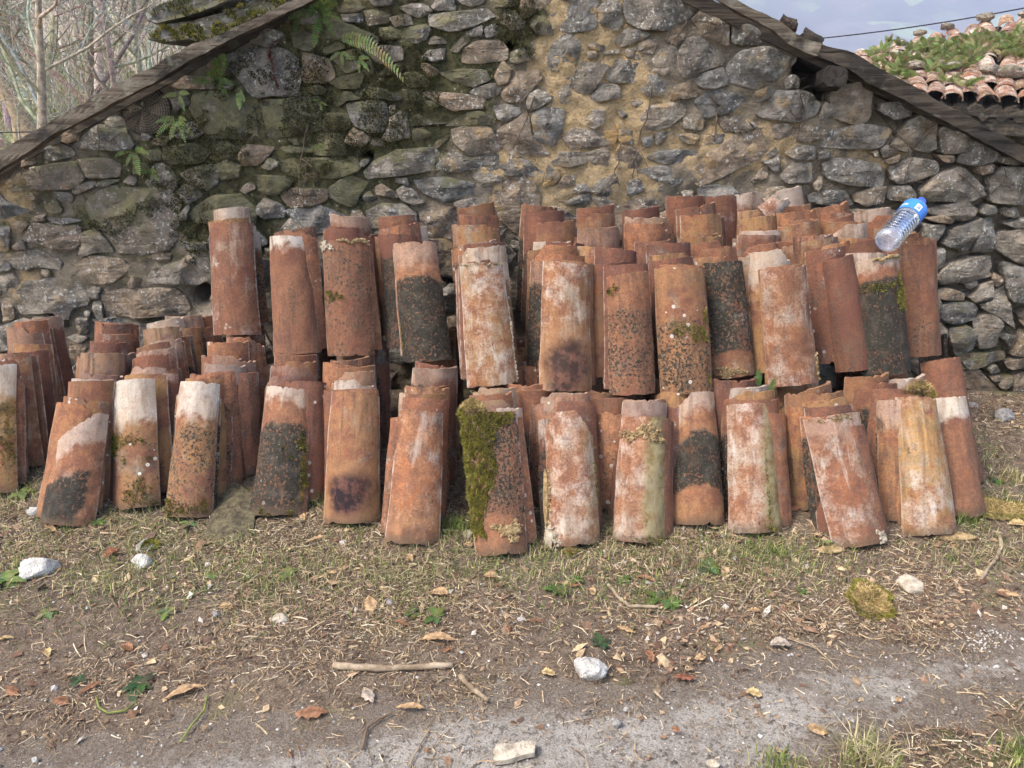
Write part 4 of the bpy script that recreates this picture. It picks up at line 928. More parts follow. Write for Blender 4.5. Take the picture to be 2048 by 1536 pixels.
def build_stack(st, row, si):
    r = random.Random(500 + si); up = row == 'upper'
    surf = zs_up if up else gslope; Lf, Lb = (math.radians(17), math.radians(6)) if up else (math.radians(30), math.radians(9))
    B = on_surf(*st['b'], surf)
    if not up: B.z = gz(B.x, B.y) - 0.002
    ln = solve_len(B, st['t'][1], Lf); Tz = B.z + ln * math.cos(Lf); Ty = B.y + ln * math.sin(Lf)
    T = Vector((x_at(st['t'][0], Ty, Tz), Ty, Tz)); dX = B.x - T.x
    lk = dict(LOOK0); lk.update(st['lk']); lk['soil'] = 0 if up else 0.8
    wb, wt = st['w']
    jobs = [(B, T, lk, wb, wt, st.get('c'), r.uniform(-.03, .03))]
    n = len(st['k']); Yp = B.y; prev = (B, T)
    lim = YW - 0.085; ptx = st['t'][0]
    for j, (tx, ty) in enumerate(st['k']):
        f = (j + 1) / max(n, 4); L = Lf + (Lb - Lf) * min(1, f) + r.uniform(-.015, .015); ln = r.uniform(0.435, 0.465)
        lo, hi = 2.0, 3.6
        for _ in range(36):
            m = (lo + hi) / 2
            if proj(0, m + ln * math.sin(L), surf(m) + ln * math.cos(L))[1] > ty: lo = m
            else: hi = m
        side = abs(tx - ptx) > 16; Yb = max(lo, Yp + max(0.03, min(.09, 0.03 + .0019 * (abs(tx - ptx) - 10))), prev[1].y + 0.023 - ln * math.sin(L)); ptx = tx; zb = surf(Yb)
        if Yb + ln * math.sin(L) > lim:
            Yb = lim - ln * math.sin(L) - r.uniform(0, .004)
            if Yb < Yp + 0.015: Yb = min(Yp + 0.015, lim - 0.02); L = math.asin(max(0, min(.3, (lim - Yb) / ln)))
            Yt = Yb + ln * math.sin(L); zt = at_y(tx, ty, Yt).z; zb = zt - ln * math.cos(L)
        elif Yb > lo + 1e-4:
            ln = min(0.53, max(0.37, solve_len(Vector((0, Yb, zb)), ty, L)))
        Yt = Yb + ln * math.sin(L); zt = zb + ln * math.cos(L); Xt = x_at(tx, Yt, zt)
        Bk = Vector((Xt + dX * r.uniform(.6, 1.1), Yb, zb)); Tk = Vector((Xt, Yt, zt))
        # loose fill where the photograph shows only the edges of the tiles between
        gp = Yb - Yp; nf = int(gp / 0.062)
        for q in range(nf):
            s_ = (q + 1) / (nf + 1); Bf = prev[0].lerp(Bk, s_); Tf = prev[1].lerp(Tk, s_)
            Tf = Bf + (Tf - Bf).normalized() * ((Tf - Bf).length - r.uniform(.035, .06)); sh = Vector((r.choice((-1, 1)) * r.uniform(.012, .042), 0, 0))
            jobs.append((Bf + sh, Tf + sh, rand_look(r), r.uniform(.178, .196), r.uniform(.150, .168), None, r.uniform(-.06, .06)))
        chip = None; q = r.random()
        if q < .2: chip = [('l', r.uniform(-.8, -.2), r.uniform(.01, .05), r.uniform(.04, .14))]
        elif q < .4: chip = [('r', r.uniform(.2, .8), r.uniform(.01, .05), r.uniform(.04, .14))]
        jobs.append((Bk, Tk, rand_look(r), r.uniform(.180, .198), r.uniform(.150, .172), chip, r.uniform(-.05, .05)))
        Yp = Yb; prev = (Bk, Tk)
    if not up:
        # tiles that go on below the upper row
        for q in range(5):
            Yb = Yp + 0.075
            if Yb > 3.15 or si in (14, 15): break
            Bk = Vector((prev[0].x + r.uniform(-.03, .03), Yb, surf(Yb))); ln = r.uniform(.40, .43); L = math.radians(max(9, 20 - 3 * q))
            Tk = Bk + Vector((r.uniform(-.02, .01), ln * math.sin(L), ln * math.cos(L)))
            if Tk.y > lim: break
            jobs.append((Bk, Tk, rand_look(r), r.uniform(.178, .196), r.uniform(.150, .168), None, r.uniform(-.06, .06))); Yp = Yb; prev = (Bk, Tk)
    for j, (B_, T_, lk_, wb_, wt_, ch, sp) in enumerate(jobs):
        if j == 0: lab = f"{st['d']} clay roof tile at the front of the {row} row"
        else: lab = f"{ORD[j]} clay roof tile counting back behind the {st['d']} tile in the {row} row"
        if not up and j: lk_['soil'] = 0.8
        o, sf = make_tile(B_, T_, lab, lk_, wb_, wt_, r.uniform(.044, .053), ch, sp, seed=si * 40 + j + 1, nu=18 if j else 24, nv=12 if j else 24)
        if j == 0: FRONT[(row, si)] = (o, sf)
for i, st in enumerate(LOW): build_stack(st, 'lower', i)
for i, st in enumerate(UPP): build_stack(st, 'upper', 30 + i)

# odd tiles: the grey one on end by the wall, bits on the roof edge
lk = dict(LOOK0); lk.update(tone=.2, dark=.9, band_hi=1.1, pale=.5)
B = Vector((x_at(1893, 3.12, .3), 3.13, gslope(3.13))); T = Vector((x_at(1886, 3.2, .68), 3.20, at_y(1886, 672, 3.20).z))
make_tile(B, T, 'grey hollow tile standing on end between the stacks and the wall', lk, .12, .11, .05, seed=991, spin=math.radians(205), group=None)
for (px, py, dx, dy, lab, sd) in ((1575, 47, 34, 12, 'brown broken tile perched on the upper roof edge', 992), (1622, 78, 40, 22, 'grey tile butt lying on the roof edge beside the brown one', 993)):
    a = at_y(px - dx / 2, py - dy / 2, YW - .05); b = at_y(px + dx / 2, py + dy / 2, YW - .05)
    lk = dict(LOOK0); lk.update(tone=.1, dark=1.0, band_hi=1.3, band_lo=-.3, pale=0, grime=.9)
    make_tile(a, b, lab, lk, .055, .05, .02, seed=sd, nu=8, nv=6, group=None)
# shard leaning on the pile
for (px, py, Y, lab, sd) in ((1549, 412, 3.2, 'white-edged tile shard propped among the upper tiles', 994), ):
    c = at_y(px, py, Y); lk = dict(LOOK0); lk.update(tone=.7, pale=.9)
    make_tile(c + Vector((-.04, 0, -.045)), c + Vector((.05, .03, .035)), lab, lk, .10, .07, .02, seed=sd, nu=8, nv=6, chip=[('l', .2, .04, .06)], group=None)

# ---- moss, mortar lumps: parts of the tiles they grow on
MOSSC = np.array([[.06, .068, .014], [.14, .145, .022], [.26, .235, .04], [.36, .31, .08]])
def moss_on(key, region, count, h=(.006, .013), name='moss', bright=0.0):
    """region(u, v) -> bool in tile coordinates (u -1..1, v 0..1)"""
    o, sf = FRONT[key]; r = random.Random(hash(key) % 999 + count); V = []; Fq = []; C = []
    tries = 0
    while len(Fq) < count and tries < count * 40:
        tries += 1; u, v = r.uniform(-1, 1), r.uniform(0, 1)
        if not region(u, v): continue
        nz_ = math.sin(13 * u + 31 * v + count) * .5 + math.sin(29 * u - 47 * v) * .35 + math.sin(61 * v + 17 * u) * .3
        if nz_ < -.75: continue
        p = sf.at(u, v); n = sf.nrm(u, v); d = (n + Vector((r.gauss(0, .45), r.gauss(0, .45), r.gauss(-.15, .5)))).normalized()
        s = d.orthogonal().normalized(); s = (Matrix.Rotation(r.uniform(0, 6.28), 3, d) @ s) * r.uniform(.0011, .0022); hh = r.uniform(*h) * (.8 + .45 * nz_)
        b = len(V); V += [p - s - n * .001, p + s - n * .001, p + d * hh]; Fq.append((b, b + 1, b + 2))
        k = min(3, max(0, r.gauss(1.45 + bright, .8))); c = MOSSC[int(k)] * (1 - k % 1) + MOSSC[min(3, int(k) + 1)] * (k % 1); C += [c * .5, c * .5, c * 1.15]
    m = fast_mesh(name, np.array(V), np.array(Fq), 3, M['moss'], np.array(C), parent=o); m['kind'] = 'stuff'; return m
def blob(u0, v0, ru, rv, seed=0, k=.5):
    ph = [seed * 1.7 + 2.1 * q for q in range(5)]
    def f(u, v):
        a = (u - u0) / ru; b = (v - v0) / rv; t = math.atan2(b, a); return a * a + b * b < (1 + k * (math.sin(3 * t + ph[0]) * .5 + math.sin(5 * t + ph[1]) * .35 + .3 * math.sin(9 * t + ph[2]))) ** 2
    return f
def anyof(*fs): return lambda u, v: any(f(u, v) for f in fs)
l7 = anyof(lambda u, v: v > .28 and u < .42 - (1 - v) * .95 + .10 * math.sin(14 * v) and not blob(-.55, .66, .13, .03, 3)(u, v), blob(-.72, .25, .28, .14, 2), blob(.0, .97, .7, .05, 4), blob(.35, .95, .3, .06, 5))
moss_on(('lower', 7), l7, 13000, (.006, .017), bright=.75)
moss_on(('lower', 2), anyof(blob(-.35, .52, .75, .055, 1), blob(.3, .10, .5, .10, 6), blob(-.75, .46, .2, .05, 2), blob(-.2, .37, .12, .03, 3), blob(.65, .37, .1, .025, 4)), 1500)
moss_on(('lower', 3), anyof(blob(-.4, .06, .6, .06, 1), blob(.55, .08, .25, .05, 6)), 800)
moss_on(('lower', 4), anyof(blob(.85, .3, .18, .16, 1), blob(.72, .57, .2, .07, 2), *[blob(a, b, .09, .022, q) for q, (a, b) in enumerate(((-.9, .02), (-.45, .03), (-.2, .02), (.45, .02), (.1, .52), (.3, .44), (.5, .12)))]), 1200)
moss_on(('lower', 0), anyof(blob(.2, .64, .9, .07, 1), blob(.7, .38, .2, .16, 2)), 1200)
moss_on(('lower', 1), blob(.15, .40, .07, .018, 1), 60)
moss_on(('lower', 9), anyof(blob(.55, .52, .08, .025, 1), blob(.1, .17, .07, .025, 2), blob(.3, .03, .6, .025, 3)), 180)
moss_on(('lower', 11), anyof(blob(.3, .3, .06, .3, 1), blob(.4, .03, .2, .03, 3)), 260)
moss_on(('lower', 8), blob(.97, .6, .06, .22, 3), 250)
moss_on(('lower', 12), blob(-.1, .975, .7, .022, 3), 160)
moss_on(('upper', 32), blob(-.55, .52, .4, .045, 1), 420, bright=.4)
moss_on(('upper', 33), blob(-.98, .2, .12, .16, 1), 160)
moss_on(('upper', 37), anyof(blob(.05, .52, .55, .045, 1), blob(.6, .46, .35, .06, 2), blob(.95, .60, .15, .09, 3), blob(.9, .1, .12, .04, 4)), 900, bright=.7)
moss_on(('upper', 36), blob(-.75, .88, .3, .04, 3), 200)
moss_on(('upper', 41), anyof(blob(0, .76, .9, .035, 1), blob(.72, .66, .28, .15, 2)), 1100, bright=.5)
moss_on(('upper', 34), blob(0, .99, .9, .014, 2), 200)

def lump_mesh(scale, seed, rough=.35, n=3, flat=None):
    import bmesh
    bm = bmesh.new(); bmesh.ops.create_icosphere(bm, subdivisions=n, radius=1.0)
    P = np.array([v.co[:] for v in bm.verts]); k = 1 + rough * fbm(P + seed * 7.3, 1.3, seed, 3, .6) + rough * .75 * fbm(P + seed * 3.1, 3.6, seed + 5, 4, .65)
    P = P * k[:, None]
    rr = random.Random(seed)
    for _ in range(5):
        d = np.array(Vector((rr.gauss(0, 1), rr.gauss(0, 1), rr.gauss(0, 1))).normalized()); m = P @ d; c = rr.uniform(.62, .85); ov = np.clip(m - c, 0, None); P = P - ov[:, None] * d * .85
    P = P * np.array(scale); Fs = [tuple(v.index for v in f.verts) for f in bm.faces]; bm.free(); return P, Fs
def lump(name, loc, scale, seed, mat, rough=.35, n=3, rot=None, parent=None, smooth=True):
    P, Fs = lump_mesh(scale, seed, rough, n)
    if rot is not None: P = P @ np.array(rot).T
    o = mesh_obj(name, P, Fs, mat, parent, smooth=smooth); o.location = loc; return o
def lump_on(key, u, v, su, sv, th, seed, mat, name='mortar', n=4, rough=.45):
    o, sf = FRONT[key]; p = sf.at(u, v); nn = sf.nrm(u, v); zz = Vector((0, 0, 1)); zz = (zz - nn * zz.dot(nn)).normalized(); xx = nn.cross(zz) * -1
    rot = Matrix((xx, -nn, zz)).transposed(); return lump(name, p + nn * th * .2, (su, th, sv), seed, mat, rough, n, rot, o)
def crumbs(key, u0, v0, ru, rv, count, size, seed, mat, name='mortar'):
    """a crust of crumbled mortar stuck to the tile"""
    o, sf = FRONT[key]; r = random.Random(seed); V, Fs = [], []; f = blob(u0, v0, ru, rv, seed, .7); k = 0; t = 0
    while k < count and t < count * 30:
        t += 1; u = r.uniform(u0 - ru * 1.6, u0 + ru * 1.6); v = r.uniform(v0 - rv * 1.6, v0 + rv * 1.6)
        if not f(u, v) or abs(u) > 1.04: continue
        uu, vv = max(-1, min(1, u)), max(0, min(1, v)); p = sf.at(uu, vv) + sf.nrm(uu, vv) * r.uniform(0, size * .8); q = size * r.uniform(.4, 1.3); b = len(V); k += 1
        rot = Matrix.Rotation(r.uniform(0, 3), 3, Vector((r.gauss(0, 1), r.gauss(0, 1), r.gauss(0, 1))).normalized())
        for d in ((1, 0, 0), (-1, 0, 0), (0, 1, 0), (0, -1, 0), (0, 0, 1), (0, 0, -1)): V.append(p + rot @ Vector(d) * q * r.uniform(.6, 1.25))
        Fs += [tuple(b + i for i in f_) for f_ in ((0, 2, 4), (2, 1, 4), (1, 3, 4), (3, 0, 4), (2, 0, 5), (1, 2, 5), (3, 1, 5), (0, 3, 5))]
    m = mesh_obj(name, V, Fs, mat, o, smooth=False); m['kind'] = 'stuff'; return m
lump_on(('lower', 8), -.97, .40, .012, .12, .010, 21, M['foam']); crumbs(('lower', 8), -.92, .38, .14, .24, 160, .006, 41, M['foam'])
lump_on(('lower', 8), -.90, .08, .022, .045, .010, 22, M['cream']); crumbs(('lower', 8), -.82, .08, .26, .09, 150, .006, 42, M['cream'])
crumbs(('lower', 9), -.1, .86, .75, .055, 330, .0055, 43, M['foam'])
crumbs(('lower', 7), .35, .16, .40, .055, 240, .006, 44, M['foam']); lump_on(('lower', 7), .35, .16, .036, .018, .007, 25, M['foam'])
crumbs(('lower', 12), .75, .03, .22, .05, 90, .005, 45, M['cream'])
crumbs(('upper', 32), -.75, .95, .3, .035, 110, .005, 46, M['cream']); crumbs(('upper', 32), .4, .995, .5, .012, 130, .006, 47, M['foam'])
crumbs(('upper', 39), .98, .12, .10, .10, 140, .006, 48, M['foam']); crumbs(('upper', 38), -.2, .05, .5, .04, 160, .005, 49, M['foam'])
crumbs(('upper', 41), .2, .995, .5, .012, 150, .006, 50, M['foam']); crumbs(('upper', 34), .97, .35, .05, .25, 90, .004, 51, M['cream'])

# ================================================================ ON THE GROUND
def G(px, py):
    p = on_surf(px, py, gslope); p.z = gz(p.x, p.y); return p
def ground_pt(c, x, y):
    ox, oy, s = {'G': (0, 980, 2.762), 'H': (640, 980, 2.762), 'I': (1308, 980, 2.762), 'K': (1468, 700, 3.531), 'P': (0, 0, 1)}[c]
    return G(ox + x / s, oy + y / s)

# ---- lumps of white stone and rubble
for c, x, y, wpx, hpx, mat, lab, nm, sd in (
    ('G', 225, 415, 205, 150, 'white_rock', 'big white limestone lump beside the weeds', 'rock', 51),
    ('G', 795, 385, 120, 95, 'white_rock', 'small pointed white stone in front of the lichened tile', 'rock', 52),
    ('G', 198, 118, 75, 80, 'white_rock', 'white stone tucked against the half-black broken tile', 'rock', 53),
    ('G', 805, 300, 130, 80, 'grey_rock', 'grey pebble-sized rock capped with moss', 'rock', 54),
    ('H', 1490, 970, 205, 150, 'white_rock', 'crumbly white plaster lump on the bare soil', 'rubble_lump', 55),
    ('K', 1900, 455, 145, 115, 'grey_rock', 'pale grey angular stone near the foot of the wall', 'rock', 56),
    ('G', 1190, 685, 48, 42, 'grey_rock', 'tiny white pebble near the fallen leaf', 'pebble', 57),
    ('G', 300, 1090, 48, 38, 'white_rock', 'tiny white chip beside the long dry leaf', 'pebble', 58),
    ('G', 195, 1480, 42, 34, 'white_rock', 'white chip on the concrete edge', 'pebble', 59),
    ('H', 1690, 1210, 30, 34, 'white_rock', 'square white chip on the concrete', 'pebble', 60),
    ('H', 1635, 1280, 60, 46, 'grey_rock', 'crumbling grey mortar crumb on the concrete', 'pebble', 61),
    ('H', 1110, 712, 50, 34, 'white_rock', 'white scrap lying in the leaf litter', 'pebble', 62),
    ('G', 1550, 700, 110, 60, 'cream', 'flaked cream plaster among the leaves', 'rubble_lump', 63),
    ('K', 1690, 385, 80, 40, 'grey_rock', 'low pale stone between the end tile and the wall', 'rock', 64),
    ('H', 385, 620, 52, 40, 'grey_rock', 'small grey pebble in the grass', 'pebble', 65),
    ('I', 330, 1505, 75, 45, 'cream', 'tan stone chip at the bottom edge of the picture', 'pebble', 66),
    ('H', 820, 235, 60, 50, 'cream', 'tan chip between the drip-stained and mossy tiles', 'pebble', 67)):
    p = ground_pt(c, x, y + hpx * .25); s = (2.762 if c != 'K' else 3.531); d = proj(*p)[2]; sw = wpx / s * d / F / 2; sh = hpx / s * d / F / 2
    lo = lump(nm, p + Vector((0, 0, sh * .25)), (sw * .98, sw * .75, sh * .95), sd, M[mat], .42, 4); tag(lo, lab, 'stone')
    if sd == 54:
        V = []; Fq = []; C = []; r = random.Random(4)
        for _ in range(700):
            a = r.uniform(-1.2, 1.9); el = r.uniform(.1, 1.4); q = Vector((sw * .95 * math.cos(a) * math.cos(el) + sw * .2, -sw * .7 * math.sin(a) * math.cos(el) * .8, sh * .95 * math.sin(el)))
            n_ = q.normalized(); d_ = (n_ + Vector((r.gauss(0, .4), r.gauss(0, .4), r.gauss(0, .4)))).normalized(); t_ = d_.orthogonal().normalized() * .003; b = len(V)
            V += [q - t_, q + t_, q + d_ * .009]; Fq.append((b, b + 1, b + 2)); k = MOSSC[r.choice((1, 2, 2, 3))]; C += [k * .6, k * .6, k * 1.1]
        m = fast_mesh('moss', np.array(V), np.array(Fq), 3, M['moss'], np.array(C), parent=lo); m['kind'] = 'stuff'

# mossy concrete ramp corner between two stacks
pts = [ground_pt('G', *q) for q in ((1100, 285), (1215, 60), (1300, -10), (1420, 60), (1400, 250), (1290, 330))]
V = [Vector((p.x, p.y, p.z - .03)) for p in pts] + [Vector((p.x, p.y, p.z + h_)) for p, h_ in zip(pts, (.002, .014, .03, .022, .006, .001))]
n_ = len(pts); c_ = sum((V[n_ + k] for k in range(n_)), Vector()) / n_ + Vector((0, 0, .01)); V.append(c_)
mesh_ramp = mesh_obj('concrete_slab', V, [(k, (k + 1) % n_, n_ + (k + 1) % n_, n_ + k) for k in range(n_)] + [(n_ + k, n_ + (k + 1) % n_, 2 * n_) for k in range(n_)], mat_plain('mossy_concrete', (0.11, 0.085, 0.058), .95, .6, 40, (0.17, 0.145, 0.08), 1.0, .012))
tag(mesh_ramp, 'mossy buried concrete slab corner between the speckled and black-crusted tiles', 'slab')
# cream tile-edge fragment at the bottom
p0, p1 = ground_pt('H', 965, 1475), ground_pt('H', 1190, 1440); d = (p1 - p0); mb = MB(); n = 10; V = []
for i in range(n):
    t = i / (n - 1); c = p0.lerp(p1, t); wv = .004 * math.sin(9 * t + 1); sx = .022 + .004 * math.sin(5 * t)
    for (a, b) in ((-sx, 0), (-sx, .014), (-.004 + wv, .022), (sx * .8, .017 + wv), (sx, 0)): V.append(c + Vector((.15 * a, a, b)))
Fs = [(i * 5 + k, (i + 1) * 5 + k, (i + 1) * 5 + (k + 1) % 5, i * 5 + (k + 1) % 5) for i in range(n - 1) for k in range(5)] + [tuple(range(5)), tuple(5 * (n - 1) + 4 - k for k in range(5))]
o = mesh_obj('tile_fragment', V, Fs, M['cream'], smooth=False); tag(o, 'cream mortar-coated tile fragment lying on the concrete', 'fragment', kind='thing')
# terracotta shards, ochre flakes
for c, x, y, sx, sy, mat, lab, nm, sd in (('K', 415, 1000, .035, .02, 'clay', 'brown terracotta shard leaning between two lower tiles', 'tile_shard', 71), ('K', 410, 1120, .033, .018, 'clay', 'small red terracotta shard flat on the soil', 'tile_shard', 72),
        ('K', 1560, 1325, .075, .02, 'foam', 'thin ochre mortar flake under the ochre-yellow tile', 'mortar_flake', 73), ('I', 1415, 525, .045, .028, 'cream', 'pale yellow flake beside the moss clump', 'mortar_flake', 74), ('I', 980, 340, .055, .014, 'foam', 'crumbled ochre mortar in front of the tilted rose tile', 'mortar_flake', 75)):
    p = ground_pt(c, x, y); o = lump(nm, p + Vector((0, 0, .006)), (sx, sy * 1.6, .010), sd, M[mat], .4, 3); tag(o, lab, 'fragment', kind='thing')
    if mat == 'clay':
        for k, v in LOOK0.items(): o[k] = float(v)
        o['seed'] = sd * .37; o['burn'] = 0.0; o['pale_top'] = 0.0; o['edge'] = 0.0
    if sd == 71: o.rotation_euler = (.7, .1, .3); o.location.z += .03

# ---- sticks
def stick(c, pts, rpx, mat, lab, lift=.4, nm='stick', seed=0):
    s = {'G': 2.762, 'H': 2.762, 'I': 2.762, 'K': 3.531}[c]; P = [ground_pt(c, *q) for q in pts]; d = proj(*P[0])[2]; rad = rpx / s * d / F
    r = random.Random(seed); Q = []
    for i in range(len(P) - 1):
        for k in range(7):
            t = k / 7; q = P[i].lerp(P[i + 1], t); Q.append(q + Vector((r.gauss(0, .18), r.gauss(0, .18), 0)) * rad)
    Q.append(P[-1]); mb = MB(); m = len(Q)
    for q in Q: q.z = gz(q.x, q.y) + rad * .9 + .002
    rr = [rad * (1 + .10 * r.gauss(0, 1)) * (1 - .22 * i / m) for i in range(m)]; mb.tube(Q, rr, 8); o = mb.build(nm, M[mat]); tag(o, lab, 'stick'); return o
stick('H', [(70, 990), (400, 1003), (735, 980)], 20, 'stick', 'long pale barked stick lying level on the soil', seed=1)
stick('H', [(770, 1035), (850, 1110), (930, 1172)], 17, 'stick', 'short thick stick lying below the long one', seed=2)
stick('H', [(1592, 532), (1640, 590), (1705, 648), (1870, 655)], 11, 'stick', 'bent grey stick among green weeds', seed=3)
stick('H', [(820, 530), (880, 450), (960, 375)], 9, 'twig', 'thin brown stick pointing at the moss-blanketed tile', seed=4)
stick('I', [(1905, 262), (1915, 330), (1880, 400), (1800, 505)], 11, 'stick', 'curved pale stick near the ochre-yellow tile', seed=5)
stick('G', [(1210, 440), (1330, 385), (1452, 330)], 6, 'twig', 'straight thin stick in front of the black-crusted tile', seed=6)
stick('G', [(1290, 752), (1400, 770)], 8, 'stick', 'short pale stick in the leaf litter', seed=7)
stick('H', [(232, 1440), (262, 1320), (330, 1270), (400, 1240)], 8, 'twig', 'hooked dark twig at the concrete edge', seed=8)
stick('H', [(488, 1530), (560, 1400), (612, 1312)], 5, 'stick', 'straw-coloured stem lying across the concrete', seed=9)
stick('H', [(1450, 1236), (1500, 1205)], 7, 'stick', 'tiny cut stick on the concrete', seed=10)
stick('I', [(1500, 540), (1540, 632)], 7, 'twig', 'dark twig beside the moss clump', seed=11)
stick('I', [(470, 670), (560, 520)], 6, 'stick', 'thin light twig left of the moss clump', seed=12)
stick('G', [(610, 590), (650, 660), (710, 735)], 6, 'twig', 'crooked twig among the dry leaves', seed=13)
stick('I', [(0, 1120), (50, 1170)], 8, 'stick', 'stubby stick at the concrete edge', seed=14)
stick('I', [(740, 820), (900, 880), (1020, 1000)], 5, 'stick', 'long dry stem near the concrete', seed=15)
mb = MB(); a = ground_pt('K', 1825, 490); b = a + Vector((.005, .03, .085)); mb.tube([a, a.lerp(b, .5) + Vector((.004, 0, 0)), b], [.004, .0035, .003], 6); tag(mb.build('stick', M['twig']), 'upright twig stuck in the soil by the pale grey stone', 'stick')
# green stems
for c, pts, lab in (('G', [(535, 1155), (550, 1215), (600, 1245), (690, 1235), (770, 1180)], 'curled green stem on the soil'), ('G', [(1150, 1150), (1130, 1230), (1060, 1310), (1000, 1400)], 'green stem reaching the concrete')):
    P = [ground_pt(c, *q) + Vector((0, 0, .008)) for q in pts]; mb = MB(); mb.tube(P, .0028, 6, (.23, .26, .07)); tag(mb.build('plant_stem', M['blade']), lab, 'stem')

# ---- fallen leaves one can pick out
LEAFC = {'tan': (.46, .30, .16), 'brown': (.28, .14, .075), 'red': (.26, .105, .06), 'grey': (.40, .33, .26), 'yellow': (.52, .38, .18)}
def leaf(p, ln, wd, ang, shape, col, seed, lab, group='dry leaves on the ground'):
    r = random.Random(seed); n = 13; V = []; C = []; col = np.array(LEAFC[col]); curl = r.uniform(.10, .35) * r.choice((1, 1, -.6)); bend = r.uniform(-.3, .3)
    for i in range(n):
        t = i / (n - 1); w = math.sin(math.pi * min(1, t * .97 + .02)) ** (.8 if shape != 'lance' else 1.1)
        if shape == 'oak': w *= .62 + .42 * abs(math.sin(t * math.pi * 3.6))
        if shape == 'broad': w = min(1, w * 1.15) * (1 + .12 * r.uniform(-1, 1))
        for k in range(-2, 3):
            u = k / 2; x = (t - .5) * ln; y = u * w * wd / 2 + bend * (t - .5) ** 2 * ln * .5; z = curl * wd * u * u * w + .10 * ln * math.sin(t * 3.1) * r.uniform(.7, 1.2) + .003 * r.uniform(-1, 1)
            V.append(Vector((x, y, z))); C.append(col * r.uniform(.72, 1.15) * (.7 if k == 0 else 1))
    Fs = [(i * 5 + k, (i + 1) * 5 + k, (i + 1) * 5 + k + 1, i * 5 + k + 1) for i in range(n - 1) for k in range(4)]
    o = mesh_obj('dry_leaf', V, Fs, M['leaf'], smooth=True, cols=np.array(C)); o.location = p + Vector((0, 0, .006)); o.rotation_euler = (r.uniform(-.12, .12), r.uniform(-.12, .12), ang); tag(o, lab, 'leaf', group); return o
LV = '''G 280 225 110 0.5 lance tan|small tan leaf just below the half-black broken tile
G 620 360 90 -1.0 broad red|reddish leaf near the small pointed white stone
G 1755 495 110 -0.6 lance tan|bright tan leaf below the black-crusted tile
G 1740 280 110 -0.6 lance tan|long tan leaf leaning towards the scorch-marked tile
G 1020 1130 210 -0.5 lance tan|longest tan leaf low in the litter
G 505 1100 130 -0.9 lance brown|slim brown leaf near the curled green stem
G 1720 1240 170 -0.1 oak brown|lobed brown leaf above the concrete
G 700 885 80 0.4 broad brown|brown curled leaf in the middle of the litter
G 1250 660 75 0.0 broad tan|rounded tan leaf by the tiny white pebble
G 30 830 100 -0.3 lance yellow|yellow-tan leaf cut by the picture edge
G 1135 1322 60 -1.1 lance tan|upright small tan leaf near the green stem
G 260 910 70 0.8 broad yellow|small yellow leaf at the side of the litter
G 70 1120 110 0.5 oak brown|crumpled brown leaf near the picture edge
G 340 1170 90 0.2 broad brown|brown leaf beside the curled green stem
G 1670 155 70 0.9 oak tan|tan leaf between the black-crusted and scorch-marked tiles
H 655 838 205 0.03 lance tan|long tan leaf lying level above the long stick
H 1260 1018 80 0.4 broad yellow|square tan leaf near the plaster lump
H 265 1140 130 1.0 oak grey|greyish lobed leaf under the long stick
H 450 752 90 0.3 lance brown|brown leaf above the level tan leaf
H 660 585 100 0.2 broad tan|ragged tan leaf in the grass
H 1040 780 90 1.4 lance brown|upright slim brown leaf below the white scrap
H 1190 735 80 0.1 lance brown|brown leaf touching the white scrap
H 495 390 80 1.0 oak tan|tan lobed leaf below the drip-stained tile
H 280 650 150 1.3 oak tan|large pale lobed leaf pair in the litter
H 705 885 60 -0.5 broad brown|small brown leaf near the end of the long stick
H 945 490 80 0.1 broad tan|tan leaf below the thin brown stick
H 820 310 50 0.4 broad tan|tiny orange-tan leaf by the moss-blanketed tile
H 1400 530 80 0.2 oak red|red-brown leaf beside the green weeds
H 1500 570 70 1.2 broad tan|tan leaf right of the red-brown leaf
H 1800 500 110 0.5 lance brown|brown leaf above the bent grey stick
H 70 460 70 0.4 oak tan|tan leaf below the scorch-marked tile
H 500 1215 150 0.0 lance tan|flat bark-like tan strip at the concrete edge
H 1690 780 110 0.6 lance tan|tan bark strip above the plaster lump
H 1820 930 90 1.2 oak brown|brown rolled leaf right of the plaster lump
I 170 1045 110 0.1 oak red|dark red lobed leaf above the concrete
I 550 1130 85 0.4 broad yellow|triangular yellow leaf on the concrete edge
I 900 1330 110 0.3 broad tan|curled tan leaf on the concrete
I 120 1335 50 0.5 broad brown|small dark brown leaf on the concrete
I 270 772 80 -0.4 lance tan|orange-tan leaf in the bare soil
I 355 885 80 -0.7 lance tan|folded tan leaf above the dark red leaf
I 255 940 60 -0.2 broad tan|small cupped tan leaf near the dark red leaf
I 1960 580 110 0.4 oak tan|orange lobed leaf near the picture edge
I 1030 758 48 0.3 broad grey|cupped shell-like leaf below the moss clump
I 555 675 60 0.1 broad tan|pale oval leaf left of the moss clump
I 2010 200 90 0.3 broad yellow|yellow leaf at the picture edge by the end tile
I 905 265 45 0.2 broad tan|tiny tan leaf under the tilted rose tile
I 1350 1165 45 -0.5 broad tan|tiny tan leaf in the middle of the concrete
I 700 860 110 0.0 broad grey|flat grey leaf in the bare soil'''
for i, ln in enumerate(LV.splitlines()):
    a, lab = ln.split('|'); c, x, y, sz, an, sh, co = a.split(); p = ground_pt(c, float(x), float(y)); L = float(sz) / 2.762 * proj(*p)[2] / F
    L *= 1.05; wd = L * {'lance': .27, 'oak': .5, 'broad': .62}[sh]; leaf(p, L, wd, -float(an), sh, co, 300 + i, lab)

